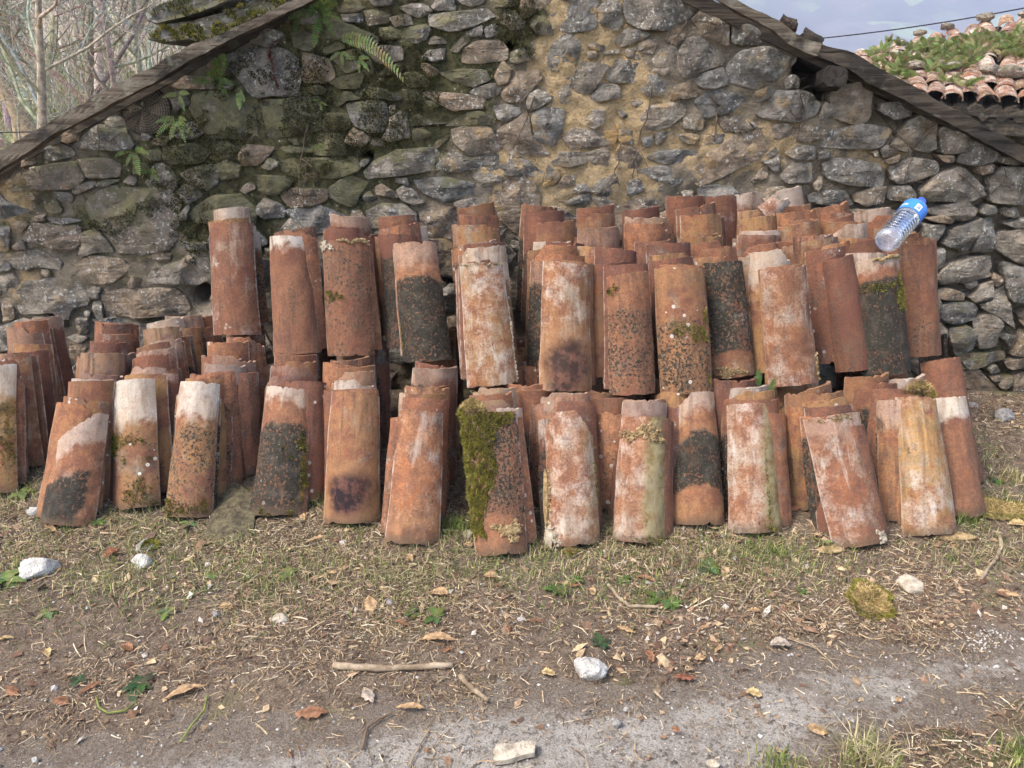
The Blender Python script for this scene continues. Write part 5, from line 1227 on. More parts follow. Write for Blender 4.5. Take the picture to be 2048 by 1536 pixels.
# ---- litter: straw, bark crumbs, leaf scraps (uncountable)
def scatter(n, x0, x1, y0, y1):
    x = rng.uniform(x0, x1, n); y = y0 + (y1 - y0) * rng.random(n); return x, y
n = 330000; x, y = scatter(n, -2.6, 2.7, 1.15, 3.38); vis = np.abs(x) < 0.25 + .70 * y; x, y = x[vis], y[vis]
P = np.stack([x, y, 0 * x], 1); sm_ = soil_mask(x, y); dens = np.clip(.52 + 1.4 * fbm(P, 2.6, 77, 5, .62), .14, 1) * (.07 + .93 * np.clip(sm_ + .8 * np.clip(1 - (np.interp(x, EDGE_X, EDGE_Y) - y) / .35, 0, 1) * (fbm(P, 7, 99, 3) + .35), 0, 1)) * np.where(y > 2.5, .45, 1.0)
k = rng.random(len(x)) < dens; x, y = x[k], y[k]; n = len(x); a = rng.uniform(0, 6.283, n); L = rng.gamma(1.7, .0085, n).clip(.005, .12); w = rng.uniform(.0003, .0008, n) * (1 + 2 * L / .1)
z = np.maximum(gz_arr(x, y) - .016 * (1 - soil_mask(x, y)), -.008) + rng.uniform(.0015, .009, n); tl = rng.normal(0, .14, n); bd = rng.normal(0, .25, n)
dx, dy = np.cos(a), np.sin(a); V = np.empty((n, 6, 3)); rl = rng.normal(0, .6, n)
for j, t in enumerate((-.5, 0, .5)):
    cx_ = x + dx * L * t - dy * L * bd * (t * t - .12); cy_ = y + dy * L * t + dx * L * bd * (t * t - .12); cz_ = z + L * tl * t + (.0012 if j == 1 else 0)
    for m_, sx in enumerate((-1, 1)): V[:, j * 2 + m_] = np.stack([cx_ - dy * w * sx, cy_ + dx * w * sx, cz_ + w * sx * rl], 1)
Fq = (np.arange(n)[:, None, None] * 6 + np.array([(0, 1, 3, 2), (2, 3, 5, 4)])[None]).reshape(-1, 4)
pal = np.array([(.44, .335, .20), (.31, .215, .125), (.19, .125, .078), (.54, .45, .31), (.11, .072, .047), (.37, .30, .21)]); ci = pal[rng.choice(6, n, p=[.20, .24, .20, .12, .16, .08])] * rng.uniform(.7, 1.2, (n, 1))
o = fast_mesh('straw_litter', V.reshape(-1, 3), Fq, 4, M['litter'], np.repeat(ci, 6, 0)); tag(o, 'dry straw and fine twigs strewn over the soil', 'straw', kind='stuff')
# leaf and bark crumbs
n = 80000; x, y = scatter(n, -2.6, 2.7, 1.15, 3.38); vis = np.abs(x) < 0.25 + .70 * y; x, y = x[vis], y[vis]
P = np.stack([x, y, 0 * x], 1); k = rng.random(len(x)) < np.clip(.42 + 1.3 * fbm(P, 2.2, 78, 5, .62), .06, 1) * (.12 + .88 * soil_mask(x, y)) * np.where(y > 2.5, .5, 1); x, y = x[k], y[k]; n = len(x)
s = rng.gamma(1.7, .0030, n).clip(.0018, .026); a = rng.uniform(0, 6.283, n); z = np.maximum(gz_arr(x, y) - .016 * (1 - soil_mask(x, y)), -.008) + .002 + .25 * s
V = np.empty((n, 5, 3)); tx, ty = rng.normal(0, .35, n), rng.normal(0, .35, n); el = rng.uniform(.35, .9, n)
for j in range(4):
    an = a + j * 1.571 + rng.normal(0, .25, n); ux = np.cos(an) * s * (1 if j % 2 == 0 else 1) * np.where(j % 2 == 0, 1, el); uy = np.sin(an) * s * np.where(j % 2 == 0, 1, el)
    V[:, j] = np.stack([x + ux, y + uy, z + tx * ux + ty * uy], 1)
V[:, 4] = np.stack([x, y, z + rng.normal(.12, .18, n) * s], 1)
Fq = (np.arange(n)[:, None, None] * 5 + np.array([(0, 1, 4), (1, 2, 4), (2, 3, 4), (3, 0, 4)])[None]).reshape(-1, 3)
pal = np.array([(.34, .235, .145), (.22, .135, .085), (.16, .09, .055), (.50, .37, .22), (.10, .065, .045), (.46, .42, .36)]); ci = pal[rng.choice(6, n, p=[.24, .26, .18, .14, .12, .06])] * rng.uniform(.7, 1.2, (n, 1))
o = fast_mesh('leaf_litter', V.reshape(-1, 3), Fq, 3, M['litter'], np.repeat(ci, 5, 0)); tag(o, 'crumbled leaves and bark flakes over the soil', 'litter', kind='stuff')
# grit on the concrete and white gravel at the side
n = 42000; x, y = scatter(n, -2.2, 2.7, 1.15, 3.3); k = rng.random(n) < np.where(soil_mask(x, y) < .5, .85, .25); x, y = x[k], y[k]
gv = ground_pt('I', 1830, 810); ex = rng.normal(gv.x, .05, 160); ey = rng.normal(gv.y, .03, 160); x = np.concatenate([x, ex]); y = np.concatenate([y, ey]); n = len(x)
s = rng.gamma(1.6, .0010, n).clip(.0009, .008); s[-160:] = rng.uniform(.0015, .0042, 160); z = np.maximum(gz_arr(x, y) - .016 * (1 - soil_mask(x, y)), -.008) + s * .5
oc_ = np.array([(1, 0, 0), (0, 1, 0), (-1, 0, 0), (0, -1, 0), (0, 0, .8), (0, 0, -.8)]); V = np.stack([x, y, z], 1)[:, None] + oc_[None] * (s[:, None] * rng.uniform(.6, 1.3, (n, 6)))[..., None]
Fq = (np.arange(n)[:, None, None] * 6 + np.array([(0, 1, 4), (1, 2, 4), (2, 3, 4), (3, 0, 4), (1, 0, 5), (2, 1, 5), (3, 2, 5), (0, 3, 5)])[None]).reshape(-1, 3)
ci = np.array([(.40, .37, .33), (.26, .23, .20), (.55, .53, .49), (.13, .11, .09)])[rng.choice(4, n)] * rng.uniform(.8, 1.1, (n, 1)); ci[-160:] = (.50, .47, .42)
o = fast_mesh('gravel', V.reshape(-1, 3), Fq, 3, M['litter'], np.repeat(ci, 6, 0)); tag(o, 'grit and small gravel on the concrete and soil', 'gravel', kind='stuff')

# ---- grass
def blades(n, xy, hmin, hmax, wid, pal, lean=.5, seed=0):
    r_ = np.random.default_rng(seed); x, y = xy; n = len(x); a = r_.uniform(0, 6.283, n); h = r_.uniform(hmin, hmax, n); ln = np.abs(r_.normal(0, lean, n)); z = gz_arr(x, y) - .002
    dx, dy = np.cos(a), np.sin(a); w = wid * r_.uniform(.6, 1.3, n); V = np.empty((n, 5, 3))
    px_, py_ = -dy, dx; m = ln * h * .35; t = ln * h
    V[:, 0] = np.stack([x - px_ * w, y - py_ * w, z], 1); V[:, 1] = np.stack([x + px_ * w, y + py_ * w, z], 1)
    zc = h * .55 / np.sqrt(1 + (ln * .5) ** 2); V[:, 2] = np.stack([x + dx * m - px_ * w * .8, y + dy * m - py_ * w * .8, z + zc], 1); V[:, 3] = np.stack([x + dx * m + px_ * w * .8, y + dy * m + py_ * w * .8, z + zc], 1)
    zt = h / np.sqrt(1 + ln ** 2) * np.where(ln > .9, .75, 1); V[:, 4] = np.stack([x + dx * t, y + dy * t, z + zt], 1)
    Fq = (np.arange(n)[:, None, None] * 5 + np.array([(0, 1, 3), (0, 3, 2), (2, 3, 4)])[None]).reshape(-1, 3)
    ci = pal[r_.choice(len(pal), n)] * r_.uniform(.7, 1.25, (n, 1)); return V.reshape(-1, 3), Fq, np.repeat(ci, 5, 0)
GP = np.array([(.13, .20, .042), (.20, .25, .06), (.30, .31, .11), (.42, .37, .19), (.09, .15, .035), (.50, .43, .25)])
spots = [(20, 1000, 60), (40, 1120, 60), (440, 960, 40), (560, 985, 40), (620, 985, 50), (920, 1060, 40), (960, 1120, 70), (1050, 1130, 70), (1230, 1090, 80), (1330, 1110, 60), (1290, 1180, 60), (1440, 1110, 60), (1530, 1110, 70), (1500, 1100, 60), (1420, 1150, 80),
         (1600, 1120, 50), (1930, 1045, 40), (760, 1150, 60), (830, 1170, 70), (640, 1130, 80), (300, 1160, 90), (180, 1150, 90), (120, 1060, 60), (700, 1040, 50), (880, 1095, 50), (1100, 1105, 40), (1900, 1110, 60), (2010, 1000, 60), (2000, 1100, 60), (1960, 900, 60), (450, 1130, 80), (540, 1170, 90), (1160, 1170, 80), (1680, 1110, 50), (340, 1035, 40), (480, 1000, 40), (660, 980, 30), (770, 1000, 30), (1060, 1050, 30), (1215, 1050, 25), (250, 1030, 40)]
X, Y = [], []
for px, py, rp in spots:
    c = G(px, py); rr = rp / 560; m = int(150 * (rp / 50) ** 2); X.append(rng.normal(c.x, rr * .65, m)); Y.append(rng.normal(c.y, rr * .75, m))
xx, yy_ = scatter(6000, -2.4, 2.6, 2.0, 3.25); P = np.stack([xx, yy_, 0 * xx], 1); k = fbm(P, 3.2, 91, 4) > .12; X.append(xx[k]); Y.append(yy_[k])
X = np.concatenate(X); Y = np.concatenate(Y); k = (Y < 3.33) & (Y > 1.2); X, Y = X[k], Y[k]
V, Fq, C = blades(0, (X, Y), .014, .05, .0012, GP, 1.0, 5)
o = fast_mesh('grass', V, Fq, 3, M['blade'], C); tag(o, 'short sparse grass along the foot of the tiles', 'grass', kind='stuff')
def tuft(px, py, n, rad, hmin, hmax, pal, lab, seed, w=.0015, lean=.7):
    c = G(px, py); r_ = np.random.default_rng(seed); V, Fq, C = blades(n, (r_.normal(c.x, rad, n), r_.normal(c.y, rad * .7, n)), hmin, hmax, w, pal, lean, seed); V = V - np.array(c)
    o = fast_mesh('grass_tuft', V, Fq, 3, M['blade'], C); o.location = c; tag(o, lab, 'grass tuft', 'grass tufts')
DRY = np.array([(.50, .42, .24), (.42, .35, .19), (.30, .30, .11), (.20, .22, .07), (.56, .49, .31)])
tuft(1742, 1518, 240, .05, .03, .075, DRY, 'straw-yellow grass tuft at the bottom edge of the picture', 1, .0014, .9)
tuft(2035, 1510, 170, .03, .02, .05, GP[:4], 'green grass tuft in the bottom corner', 2)
tuft(1560, 1530, 150, .028, .014, .04, GP[:4], 'low green grass beside the straw-yellow tuft', 3)
tuft(1930, 1045, 120, .03, .03, .065, GP[:3], 'green grass tuft between the ochre and outermost tiles', 4)
tuft(1540, 1105, 150, .045, .02, .05, GP[:3], 'green grass tuft in front of the pinkish half-green tile', 5)
tuft(910, 1060, 120, .03, .03, .07, GP[:2], 'dark green grass tuft between drip-stained and mossy tiles', 6)
tuft(640, 1000, 110, .03, .03, .07, GP[:3], 'grass tuft between the black-crusted and scorch-marked tiles', 7)
tuft(2030, 960, 200, .035, .02, .06, DRY, 'dry yellowish grass tuft by the wall end', 8)
# ---- leafy weeds
def weed(px, py, n, ln, col, lab, seed, lobed=True):
    c = G(px, py); r = random.Random(seed); mb = MB()
    for i in range(n):
        a = 2 * math.pi * i / n + r.uniform(-.4, .4); el = r.uniform(.08, .55); L = ln * r.uniform(.6, 1.15); d = Vector((math.cos(a) * math.cos(el), math.sin(a) * math.cos(el), math.sin(el))); sd = Vector((-math.sin(a), math.cos(a), 0)); V = []; k = 9
        for j in range(k):
            t = j / (k - 1); wv = math.sin(math.pi * (t * .9 + .08)) * .26 * L * ((.5 + .6 * abs(math.sin(t * 9.4))) if lobed else 1)
            q = d * L * t + Vector((0, 0, -.35 * L * t * t)); V += [q - sd * wv + Vector((0, 0, .12 * wv)), q, q + sd * wv + Vector((0, 0, .12 * wv))]
        mb.add(V, [(3 * j + e, 3 * j + e + 1, 3 * j + 4 + e, 3 * j + 3 + e) for j in range(k - 1) for e in (0, 1)], [q * r.uniform(.7, 1.25) for q in col])
    o = mb.build('weed', M['fern']); o.location = c + Vector((0, 0, .006)); tag(o, lab, 'weed', 'small weeds in the litter')
GR = (.10, .14, .045); GD = (.05, .08, .035); GL = (.16, .20, .07)
for i, (c, x, y, n, L, col, lab) in enumerate((('H', 1310, 560, 9, .05, GR, 'feathery green weed beside the bent grey stick'), ('H', 1420, 500, 7, .04, GR, 'green weed above the feathery one'), ('H', 640, 715, 8, .045, GR, 'green weed right of the pale leaf pair'), ('H', 510, 700, 6, .035, GR, 'small weed among the pale leaves'),
        ('H', 1555, 855, 10, .04, GD, 'dark green weed above the plaster lump'), ('H', 1860, 600, 9, .05, GR, 'green weed at the tip of the bent stick'), ('H', 1690, 490, 6, .035, GR, 'small weed left of the brown leaf'), ('G', 775, 1090, 9, .055, GD, 'dark green weed near the curled green stem'), ('G', 435, 1060, 7, .03, GD, 'tiny dark weed beside the slim brown leaf'),
        ('G', 265, 680, 8, .04, GL, 'bright green weed at the side of the litter'), ('G', 35, 500, 12, .075, GL, 'big leafy weed at the picture edge'), ('G', 1580, 480, 8, .045, GL, 'flat green weed below the black-crusted tile'), ('G', 1160, 480, 6, .035, GL, 'small bright weed in the sparse grass'), ('G', 920, 690, 7, .04, GL, 'green weed in the middle of the litter'),
        ('G', 1050, 200, 9, .045, GL, 'weed at the foot of the white-topped speckled tile'), ('G', 540, 190, 8, .04, GR, 'weed at the foot of the half-black broken tile'), ('I', 300, 440, 11, .055, GR, 'spreading green weed in front of the half-green tile'), ('I', 820, 570, 6, .03, GR, 'small weed left of the moss clump'), ('I', 930, 300, 5, .035, GL, 'bright leaf rosette by the tilted rose tile'),
        ('I', 90, 620, 8, .045, GR, 'weed beside the end of the bent stick'), ('G', 130, 20, 10, .06, GL, 'leafy weed between the two end stacks'), ('K', 1850, 930, 6, .035, GR, 'weed on the slope by the end tile'))):
    p = ground_pt(c, x, y); q = proj(*p); weed(q[0], q[1], n, L, col, lab, 700 + i)

# ---- moss clumps lying on the ground
def moss_clump(px, py, sx, sy, h, count, lab, seed, core=True):
    c = G(px, py); r = random.Random(seed); V = []; Fq = []; C = []
    root = lump('moss_clump', c + Vector((0, 0, h * .2)), ((sx * .93, sy * .93, h * .75) if core else (sx * .5, sy * .5, h * .4)), seed, mat_plain('moss_core', (.26, .19, .07), .95, .5, 60, (.38, .28, .11), 1.0, .01), .25, 3); tag(root, lab, 'moss')
    for _ in range(count):
        a = r.uniform(0, 6.28); q = r.random() ** .5; rr = 1 + .18 * math.sin(2 * a + seed) + .1 * math.sin(5 * a); p = Vector((sx * q * rr * math.cos(a), sy * q * rr * math.sin(a), h * (.78 * math.sqrt(max(0, 1 - (q * .95) ** 2))) - (0 if core else 1.6 * h * q * q)))
        n = Vector((p.x / sx, p.y / sy, 1.0)).normalized(); d = (n + Vector((r.gauss(0, .5), r.gauss(0, .5), r.gauss(0, .3)))).normalized(); t = d.orthogonal().normalized() * r.uniform(.001, .002); b = len(V); V += [p - t, p + t, p + d * r.uniform(.006, .014)]; Fq.append((b, b + 1, b + 2))
        k = (np.array((.62, .46, .20)) if q < .78 and r.random() < .9 else MOSSC[r.choice((1, 2, 2, 3))]) * r.uniform(.7, 1.2); C += [k * .6, k * .6, k * 1.1]
    m = fast_mesh('moss_tips', np.array(V), np.array(Fq), 3, M['moss'], np.array(C), parent=root); m['kind'] = 'stuff'
moss_clump(1740, 1205, .072, .085, .022, 3200, 'square cushion of brownish moss lying alone on the bare soil', 81)
moss_clump(1140, 1108, .022, .02, .018, 500, 'small yellow-green moss cushion below the mortar-smeared tile', 82)
moss_clump(1840, 765, .055, .03, .03, 1500, 'moss cushion on top of the tiles behind the ochre-yellow one', 83, False)
moss_clump(1990, 1020, .12, .08, .02, 2200, 'flat moss patch on the slope beyond the outermost tile', 84)
moss_clump(940, 800, .05, .03, .03, 1500, 'shaggy moss tuft on the tiles behind the moss-blanketed one', 85, False)
for o in list(bpy.data.objects):
    if o.name.startswith('moss_clump') and 'on top of the tiles behind' in o['label']: o.location = at_y(1840, 774, 2.66)
    if o.name.startswith('moss_clump') and 'shaggy' in o['label']: o.location = at_y(946, 812, 2.45)

# ================================================================ GROWING ON THE SHED
from mathutils.bvhtree import BVHTree
_b = len(BV); _Vm = (Vw + np.array([0, YW, 0.1])).tolist() if 'Vw' in globals() else []
BV2 = BV + _Vm; BF2 = BF + [tuple(int(q) + _b for q in f) for f in wall_quads]
WB = BVHTree.FromPolygons(BV2, BF2)
def wall_hit(px, py):
    a, b, c = ray(px, py); h = WB.ray_cast(Vector((0, 0, H)), Vector((a, b, c)).normalized())
    return (h[0], h[1]) if h[0] is not None else (at_y(px, py, YW), Vector((0, -1, 0)))
# fuzzy dark moss over the damp part of the wall
V, Fq, C = [], [], []; r = random.Random(17); cnt = 0
pxs = rng.uniform(150, 1100, 150000); pys = rng.uniform(-10, 560, 150000); mz = zone_moss(pxs, pys); P = np.stack([pxs / 100, pys / 100, 0 * pxs], 1); dn = mz * .9 + .75 * fbm(P, 1.3, 44, 4, .6) - .80
ok = (dn > 0); pxs, pys, dn = pxs[ok], pys[ok], dn[ok]
for px, py, d0 in zip(pxs[:16000], pys[:16000], dn[:16000]):
    p, n = wall_hit(px, py)
    if p.z > float(roof_z(np.array([p.x]))[0]) - .03 or p.y > YW + .1: continue
    d = (n + Vector((r.gauss(0, .5), r.gauss(-.1, .4), r.gauss(-.25, .5)))).normalized(); t = (Matrix.Rotation(r.uniform(0, 6.28), 3, d) @ d.orthogonal().normalized()) * r.uniform(.0016, .0034); b = len(V)
    V += [p - t, p + t, p + d * r.uniform(.006, .017)]; Fq.append((b, b + 1, b + 2)); k = np.array(r.choice(((.05, .052, .018), (.09, .09, .026), (.14, .13, .036), (.08, .06, .03)))); C += [k * .7, k * .7, k * 1.1]
m = fast_mesh('moss', np.array(V) - np.array([0, YW, .1]), np.array(Fq), 3, M['moss'], np.array(C), parent=shed); m['kind'] = 'stuff'

# mossy slabs on the roof edge
def slab(name, pts, y0, y1, mat, lab, seed, moss=900):
    out = [at_y(px, py, y0) for px, py in pts]; n = len(out); c = sum(out, Vector()) / n; V = []
    for yy_, sc in ((y0 + .02, 1.0), (y0, .94), (y0 + .01, .5)): V += [Vector((c.x + (p.x - c.x) * sc, yy_, c.z + (p.z - c.z) * sc)) for p in out]
    V = V[:n] + V[n:2 * n] + V[2 * n:] + [Vector((c.x, y0 + .005, c.z))] + [Vector((p.x, y1, p.z)) for p in out]
    Fs = [(k, (k + 1) % n, n + (k + 1) % n, n + k) for k in range(n)] + [(n + k, n + (k + 1) % n, 2 * n + (k + 1) % n, 2 * n + k) for k in range(n)] + [(2 * n + k, 2 * n + (k + 1) % n, 3 * n) for k in range(n)]
    o1 = 3 * n + 1; Fs += [((k + 1) % n, k, o1 + k, o1 + (k + 1) % n) for k in range(n)] + [tuple(o1 + n - 1 - k for k in range(n))]
    Vn = np.array([tuple(v) for v in V]); Vn += .006 * np.stack([fbm(Vn, 9, seed, 3), fbm(Vn, 9, seed + 3, 3), fbm(Vn, 9, seed + 6, 3)], 1)
    o = mesh_obj(name, Vn - np.array(c), Fs, mat, smooth=False); o.location = c; tag(o, lab, 'slab', kind='thing'); o['tone'] = .8; o['moss'] = .45; o['ochre'] = .1
    T = BVHTree.FromPolygons(Vn.tolist(), Fs); V2, F2, C2 = [], [], []; r = random.Random(seed)
    for _ in range(moss * 3):
        px = r.uniform(min(p[0] for p in pts), max(p[0] for p in pts)); py = r.uniform(min(p[1] for p in pts) - 8, max(p[1] for p in pts))
        a, b, cc = ray(px, py); h = T.ray_cast(Vector((0, 0, H)), Vector((a, b, cc)).normalized())
        if h[0] is None or vn(np.array([[px / 22, py / 14, seed]]), 1, 3)[0] < -.05: continue
        p = h[0] - Vector((0, 0, .1 * 0)); d = (Vector((0, -.7, .5)) + Vector((r.gauss(0, .5), r.gauss(0, .4), r.gauss(0, .5)))).normalized(); t = d.orthogonal().normalized() * r.uniform(.002, .004); q = len(V2)
        V2 += [p - t, p + t, p + d * r.uniform(.01, .022)]; F2.append((q, q + 1, q + 2)); k = MOSSC[r.choice((0, 1, 2, 2, 3))]; C2 += [k * .6, k * .6, k * 1.1]
    if V2: m = fast_mesh('moss', np.array(V2) - np.array(c), np.array(F2), 3, M['moss'], np.array(C2), parent=o); m['kind'] = 'stuff'
slab('stone_slab', cr('A', [(1090, 60), (1200, 10), (1480, -60), (1700, -120), (1720, -20), (1520, 70), (1330, 130), (1130, 180), (1065, 150)]), YW - .10, YW + .5, M['stone'], 'pinkish-grey stone slab lying uppermost on the roof edge', 5, 500)
slab('stone_slab', cr('A', [(1060, 290), (1120, 190), (1400, 150), (1640, 80), (1900, -20), (2080, -90), (2200, -110), (2120, 20), (1900, 120), (1600, 265), (1480, 315), (1350, 290), (1170, 320)]), YW - .12, YW + .45, M['stone'], 'thick moss-covered stone slab overhanging the sloping board', 6, 2200)

# bare vine stems
VINES = '''C 1370 160 1290 260 1200 330|forked vine stem under the upper roof board
C 1110 600 1080 830 1020 980 990 1150 960 1330|long vine stem down the ochre mortar
C 250 700 180 900 70 1130|vine stem slanting over the yellow mortar
C 1570 700 1575 880 1565 1060|short upright vine stem on the big diagonal stone
C 880 1040 860 1200 800 1330 720 1470|vine stem reaching down to the tile tops
D 310 590 420 680 560 740|vine stem across the stone below the beam stub
D 400 690 440 800 400 930 370 1070|kinked vine stem below the beam stub
D 920 770 1080 950 1250 1110 1200 1200 1160 1340|longest vine stem over the stones below the dark board
D 1400 870 1300 1010 1260 1110|vine stem over the rounded stone under the dark board
D 1560 1260 1680 1380 1780 1480|vine stem on the big flat stone near the bottle
D 1870 1180 1910 1290 1780 1450|looped vine stem at the wall end
D 320 780 380 870 340 960|thin vine loop left of the square stone
B 500 910 450 1150 420 1500|hanging rootlet above the cream-capped tile
B 490 1200 460 1400 470 1530|second hanging rootlet above the cream-capped tile
B 550 1320 520 1420 510 1500|short rootlet above the cream-capped tile
B 520 440 410 560 440 740|curved dead stem beside the pale stone
A 720 910 735 1010 730 1130|dry stem on the stone under the board
A 800 1040 900 960 985 1000|thin dry tendril crossing the stone under the board'''
for i, ln in enumerate(VINES.splitlines()):
    a, lab = ln.split('|'); q = a.split(); v = list(map(float, q[1:])); pts = cr(q[0], [(v[k], v[k + 1]) for k in range(0, len(v), 2)]); r = random.Random(i + 50); Q = []
    for k in range(len(pts) - 1):
        for j in range(6):
            t = j / 6; px = pts[k][0] * (1 - t) + pts[k + 1][0] * t + r.gauss(0, 1.2); py = pts[k][1] * (1 - t) + pts[k + 1][1] * t + r.gauss(0, 1.2); h, nn = wall_hit(px, py); Q.append(h + Vector((0, -.006, 0)))
    Q = [Q[0]] + [(Q[k - 1] + Q[k] * 2 + Q[k + 1]) / 4 for k in range(1, len(Q) - 1)] + [Q[-1]]
    for q_ in Q: q_.y -= .004
    rd = r.uniform(.0022, .0036); mb = MB(); mb.tube(Q, [rd * (1 - .5 * k / len(Q)) for k in range(len(Q))], 5)
    for _ in range(4):
        k = r.randrange(2, len(Q)); d = Vector((r.gauss(0, 1), -.25, r.gauss(-.2, .8))).normalized(); e = Q[k] + d * r.uniform(.04, .10); mb.tube([Q[k], Q[k].lerp(e, .5) + Vector((0, -.005, .006)), e], [rd * .6, rd * .5, rd * .35], 4)
    tag(mb.build('vine_stem', M['vine']), lab, 'vine', 'dry vine stems on the wall')

# ferns
def frond(mb, p, d, ln, wd, droop, col, r, n=11, side=None):
    d = d.normalized(); sd = side or d.cross(Vector((0, -1, .2))).normalized(); P = []; m = 8
    for k in range(m + 1):
        t = k / m; P.append(p + d * ln * t + Vector((0, -.1 * ln * t, -droop * ln * t * t)))
    mb.tube(P, [.0016 * (1.2 - k / m) * max(ln / .15, .5) for k in range(m + 1)], 3, [c * .8 for c in col], False)
    for k in range(2, n + 1):
        t = k / n; f = t * m; i = min(int(f), m - 1); q = P[i].lerp(P[i + 1], f - i); tg = (P[i + 1] - P[i]).normalized(); L = wd * .5 * math.sin(math.pi * (.12 + .83 * t)) ** .7 * r.uniform(.85, 1.1); up = sd.cross(tg)
        for s in (-1, 1):
            a = (sd * s + tg * .35).normalized(); w_ = ln / n * .42; c = [x * r.uniform(.75, 1.3) for x in col]
            mb.add([q - tg * w_, q + a * L * .55 - tg * w_ * .95 + up * L * .1, q + a * L + tg * w_ * .4 - up * L * .06, q + a * L * .5 + tg * w_ * 1.0 + up * L * .1, q + tg * w_], [(0, 1, 3, 4), (1, 2, 3)], c, False)
FG = (.13, .18, .05); FB = (.24, .30, .10); FD = (.08, .12, .035)
def fern(px, py, specs, lab, col, seed, wide=.42):
    p, nrm = wall_hit(px, py); r = random.Random(seed); root = empty('fern', p); tag(root, lab, 'fern', 'ferns rooted in the shed wall')
    for (ang, ln, droop) in specs:
        mb = MB(); a = math.radians(ang); d = Vector((math.cos(a), -.45, math.sin(a))); frond(mb, Vector((0, -.004, 0)), d, ln, ln * wide, droop, col, r, 24 if ln > .2 else 13); mb.build('frond', M['fern'], root)
fern(355, 238, [(200, .09, .4), (170, .08, .3), (-20, .08, .5), (-60, .08, .3), (250, .08, .1), (20, .06, .4)], 'bushy fern under the log end', FB, 1)
fern(268, 300, [(180, .07, .3), (10, .09, .3), (-70, .10, .1), (150, .05, .3), (-120, .06, .2)], 'bright fern hanging on the wall below the log end', FB, 2)
fern(300, 345, [(30, .06, .3), (160, .06, .3), (90, .05, .4), (-20, .06, .2)], 'feathery green fern under the bright one', FG, 3)
fern(435, 165, [(75, .13, .2), (60, .16, .15), (110, .08, .3), (20, .09, .4), (160, .10, .3), (-40, .07, .2)], 'tall fern growing up beside the board', FG, 4)
fern(478, 175, [(-85, .09, .0), (-60, .06, .1)], 'single drooping pale frond on the dark wall', FB, 5)
fern(358, 190, [(170, .06, .3), (25, .07, .3), (-60, .06, .2)], 'small fern beside the log end', FB, 6)
fern(640, 28, [(120, .12, .2), (80, .12, .2), (40, .12, .3), (10, .10, .4), (170, .12, .3), (-40, .09, .3), (-100, .12, .1)], 'largest fern clump at the top of the wall', FG, 7)
fern(600, 12, [(140, .10, .2), (60, .10, .3), (-100, .10, .1)], 'fern beside the board end at the top of the wall', FD, 8)
fern(676, 76, [(2, .30, .55)], 'long arching yellowing frond on the wall', (.19, .20, .075), 9, .26)
fern(716, 118, [(20, .06, .3), (-30, .06, .3), (160, .05, .3), (-80, .05, .1)], 'small bright fern under the arching frond', FB, 10)
fern(683, 104, [(-20, .05, .3), (200, .05, .3), (-80, .05, .1)], 'tiny star-like fern left of the arching frond', FB, 11)
fern(640, 205, [(0, .035, .3), (140, .035, .3), (-70, .035, .1)], 'tiny fern on the mossy stone', FG, 12)
fern(635, 290, [(20, .035, .3), (200, .035, .3), (-50, .035, .1)], 'tiny fern in the dark joint', FG, 13)
mb = MB(); r = random.Random(3)      # dead russet frond
pts = [wall_hit(*q)[0] + Vector((0, -.02, 0)) for q in cr('B', [(290, 290), (240, 330), (225, 400), (250, 470), (260, 560), (285, 640)])]; mb.tube(pts, .002, 4, (.10, .045, .03))
for k in range(120):
    i = r.randrange(0, 5); q = pts[i].lerp(pts[i + 1], r.random()); d = Vector((r.gauss(0, 1), r.gauss(-.2, .5), r.gauss(-.2, .8))).normalized() * r.uniform(.006, .02); t = d.orthogonal().normalized() * .004; mb.add([q - t, q + t, q + d], [(0, 1, 2)], [c * r.uniform(.6, 1.3) for c in (.13, .055, .038)], False)
tag(mb.build('dead_frond', M['fern']), 'withered russet frond hanging on the pale stone', 'fern')
for px, py, Y, ang, L, lab in ((1518, 768, 2.62, 100, .075, 'upright fern frond sprouting between the tile stacks'), (1538, 778, 2.60, 82, .055, 'shorter fern frond beside the upright one')):
    p = at_y(px, py, Y); mb = MB(); a = math.radians(ang); frond(mb, Vector((0, 0, -.02)), Vector((math.cos(a), -.15, math.sin(a))), L + .02, .035, .1, (.22, .32, .11), random.Random(int(px)), 10); o = mb.build('fern', M['fern']); o.location = p; tag(o, lab, 'fern')

# ================================================================ WATER BOTTLE
def mat_pet():
    n = NT('clear_plastic'); t = n.t; out = t.nodes['Material Output']; t.nodes.remove(n.b)
    tr = n.node('ShaderNodeBsdfTransparent', {0: (.96, .98, 1.0)}); gl = n.node('ShaderNodeBsdfGlossy', {0: (1, 1, 1), 1: .08}); df = n.node('ShaderNodeBsdfTranslucent', {0: (.80, .86, .95)}); d2 = n.node('ShaderNodeBsdfDiffuse', {0: (.80, .86, .95)})
    lw = n.node('ShaderNodeLayerWeight', {0: .35}).outputs['Facing']; m0 = n.node('ShaderNodeMixShader', {0: .5}); t.links.new(df.outputs[0], m0.inputs[1]); t.links.new(d2.outputs[0], m0.inputs[2])
    m1 = n.node('ShaderNodeMixShader', {0: n.ss(n.noise(n.coord(), 45, 3), .35, .7, .03, .20)}); t.links.new(tr.outputs[0], m1.inputs[1]); t.links.new(m0.outputs[0], m1.inputs[2])
    m2 = n.node('ShaderNodeMixShader', {0: n.ss(lw, .1, 1.0, .06, .75)}); t.links.new(m1.outputs[0], m2.inputs[1]); t.links.new(gl.outputs[0], m2.inputs[2]); t.links.new(m2.outputs[0], out.inputs[0]); return n.m
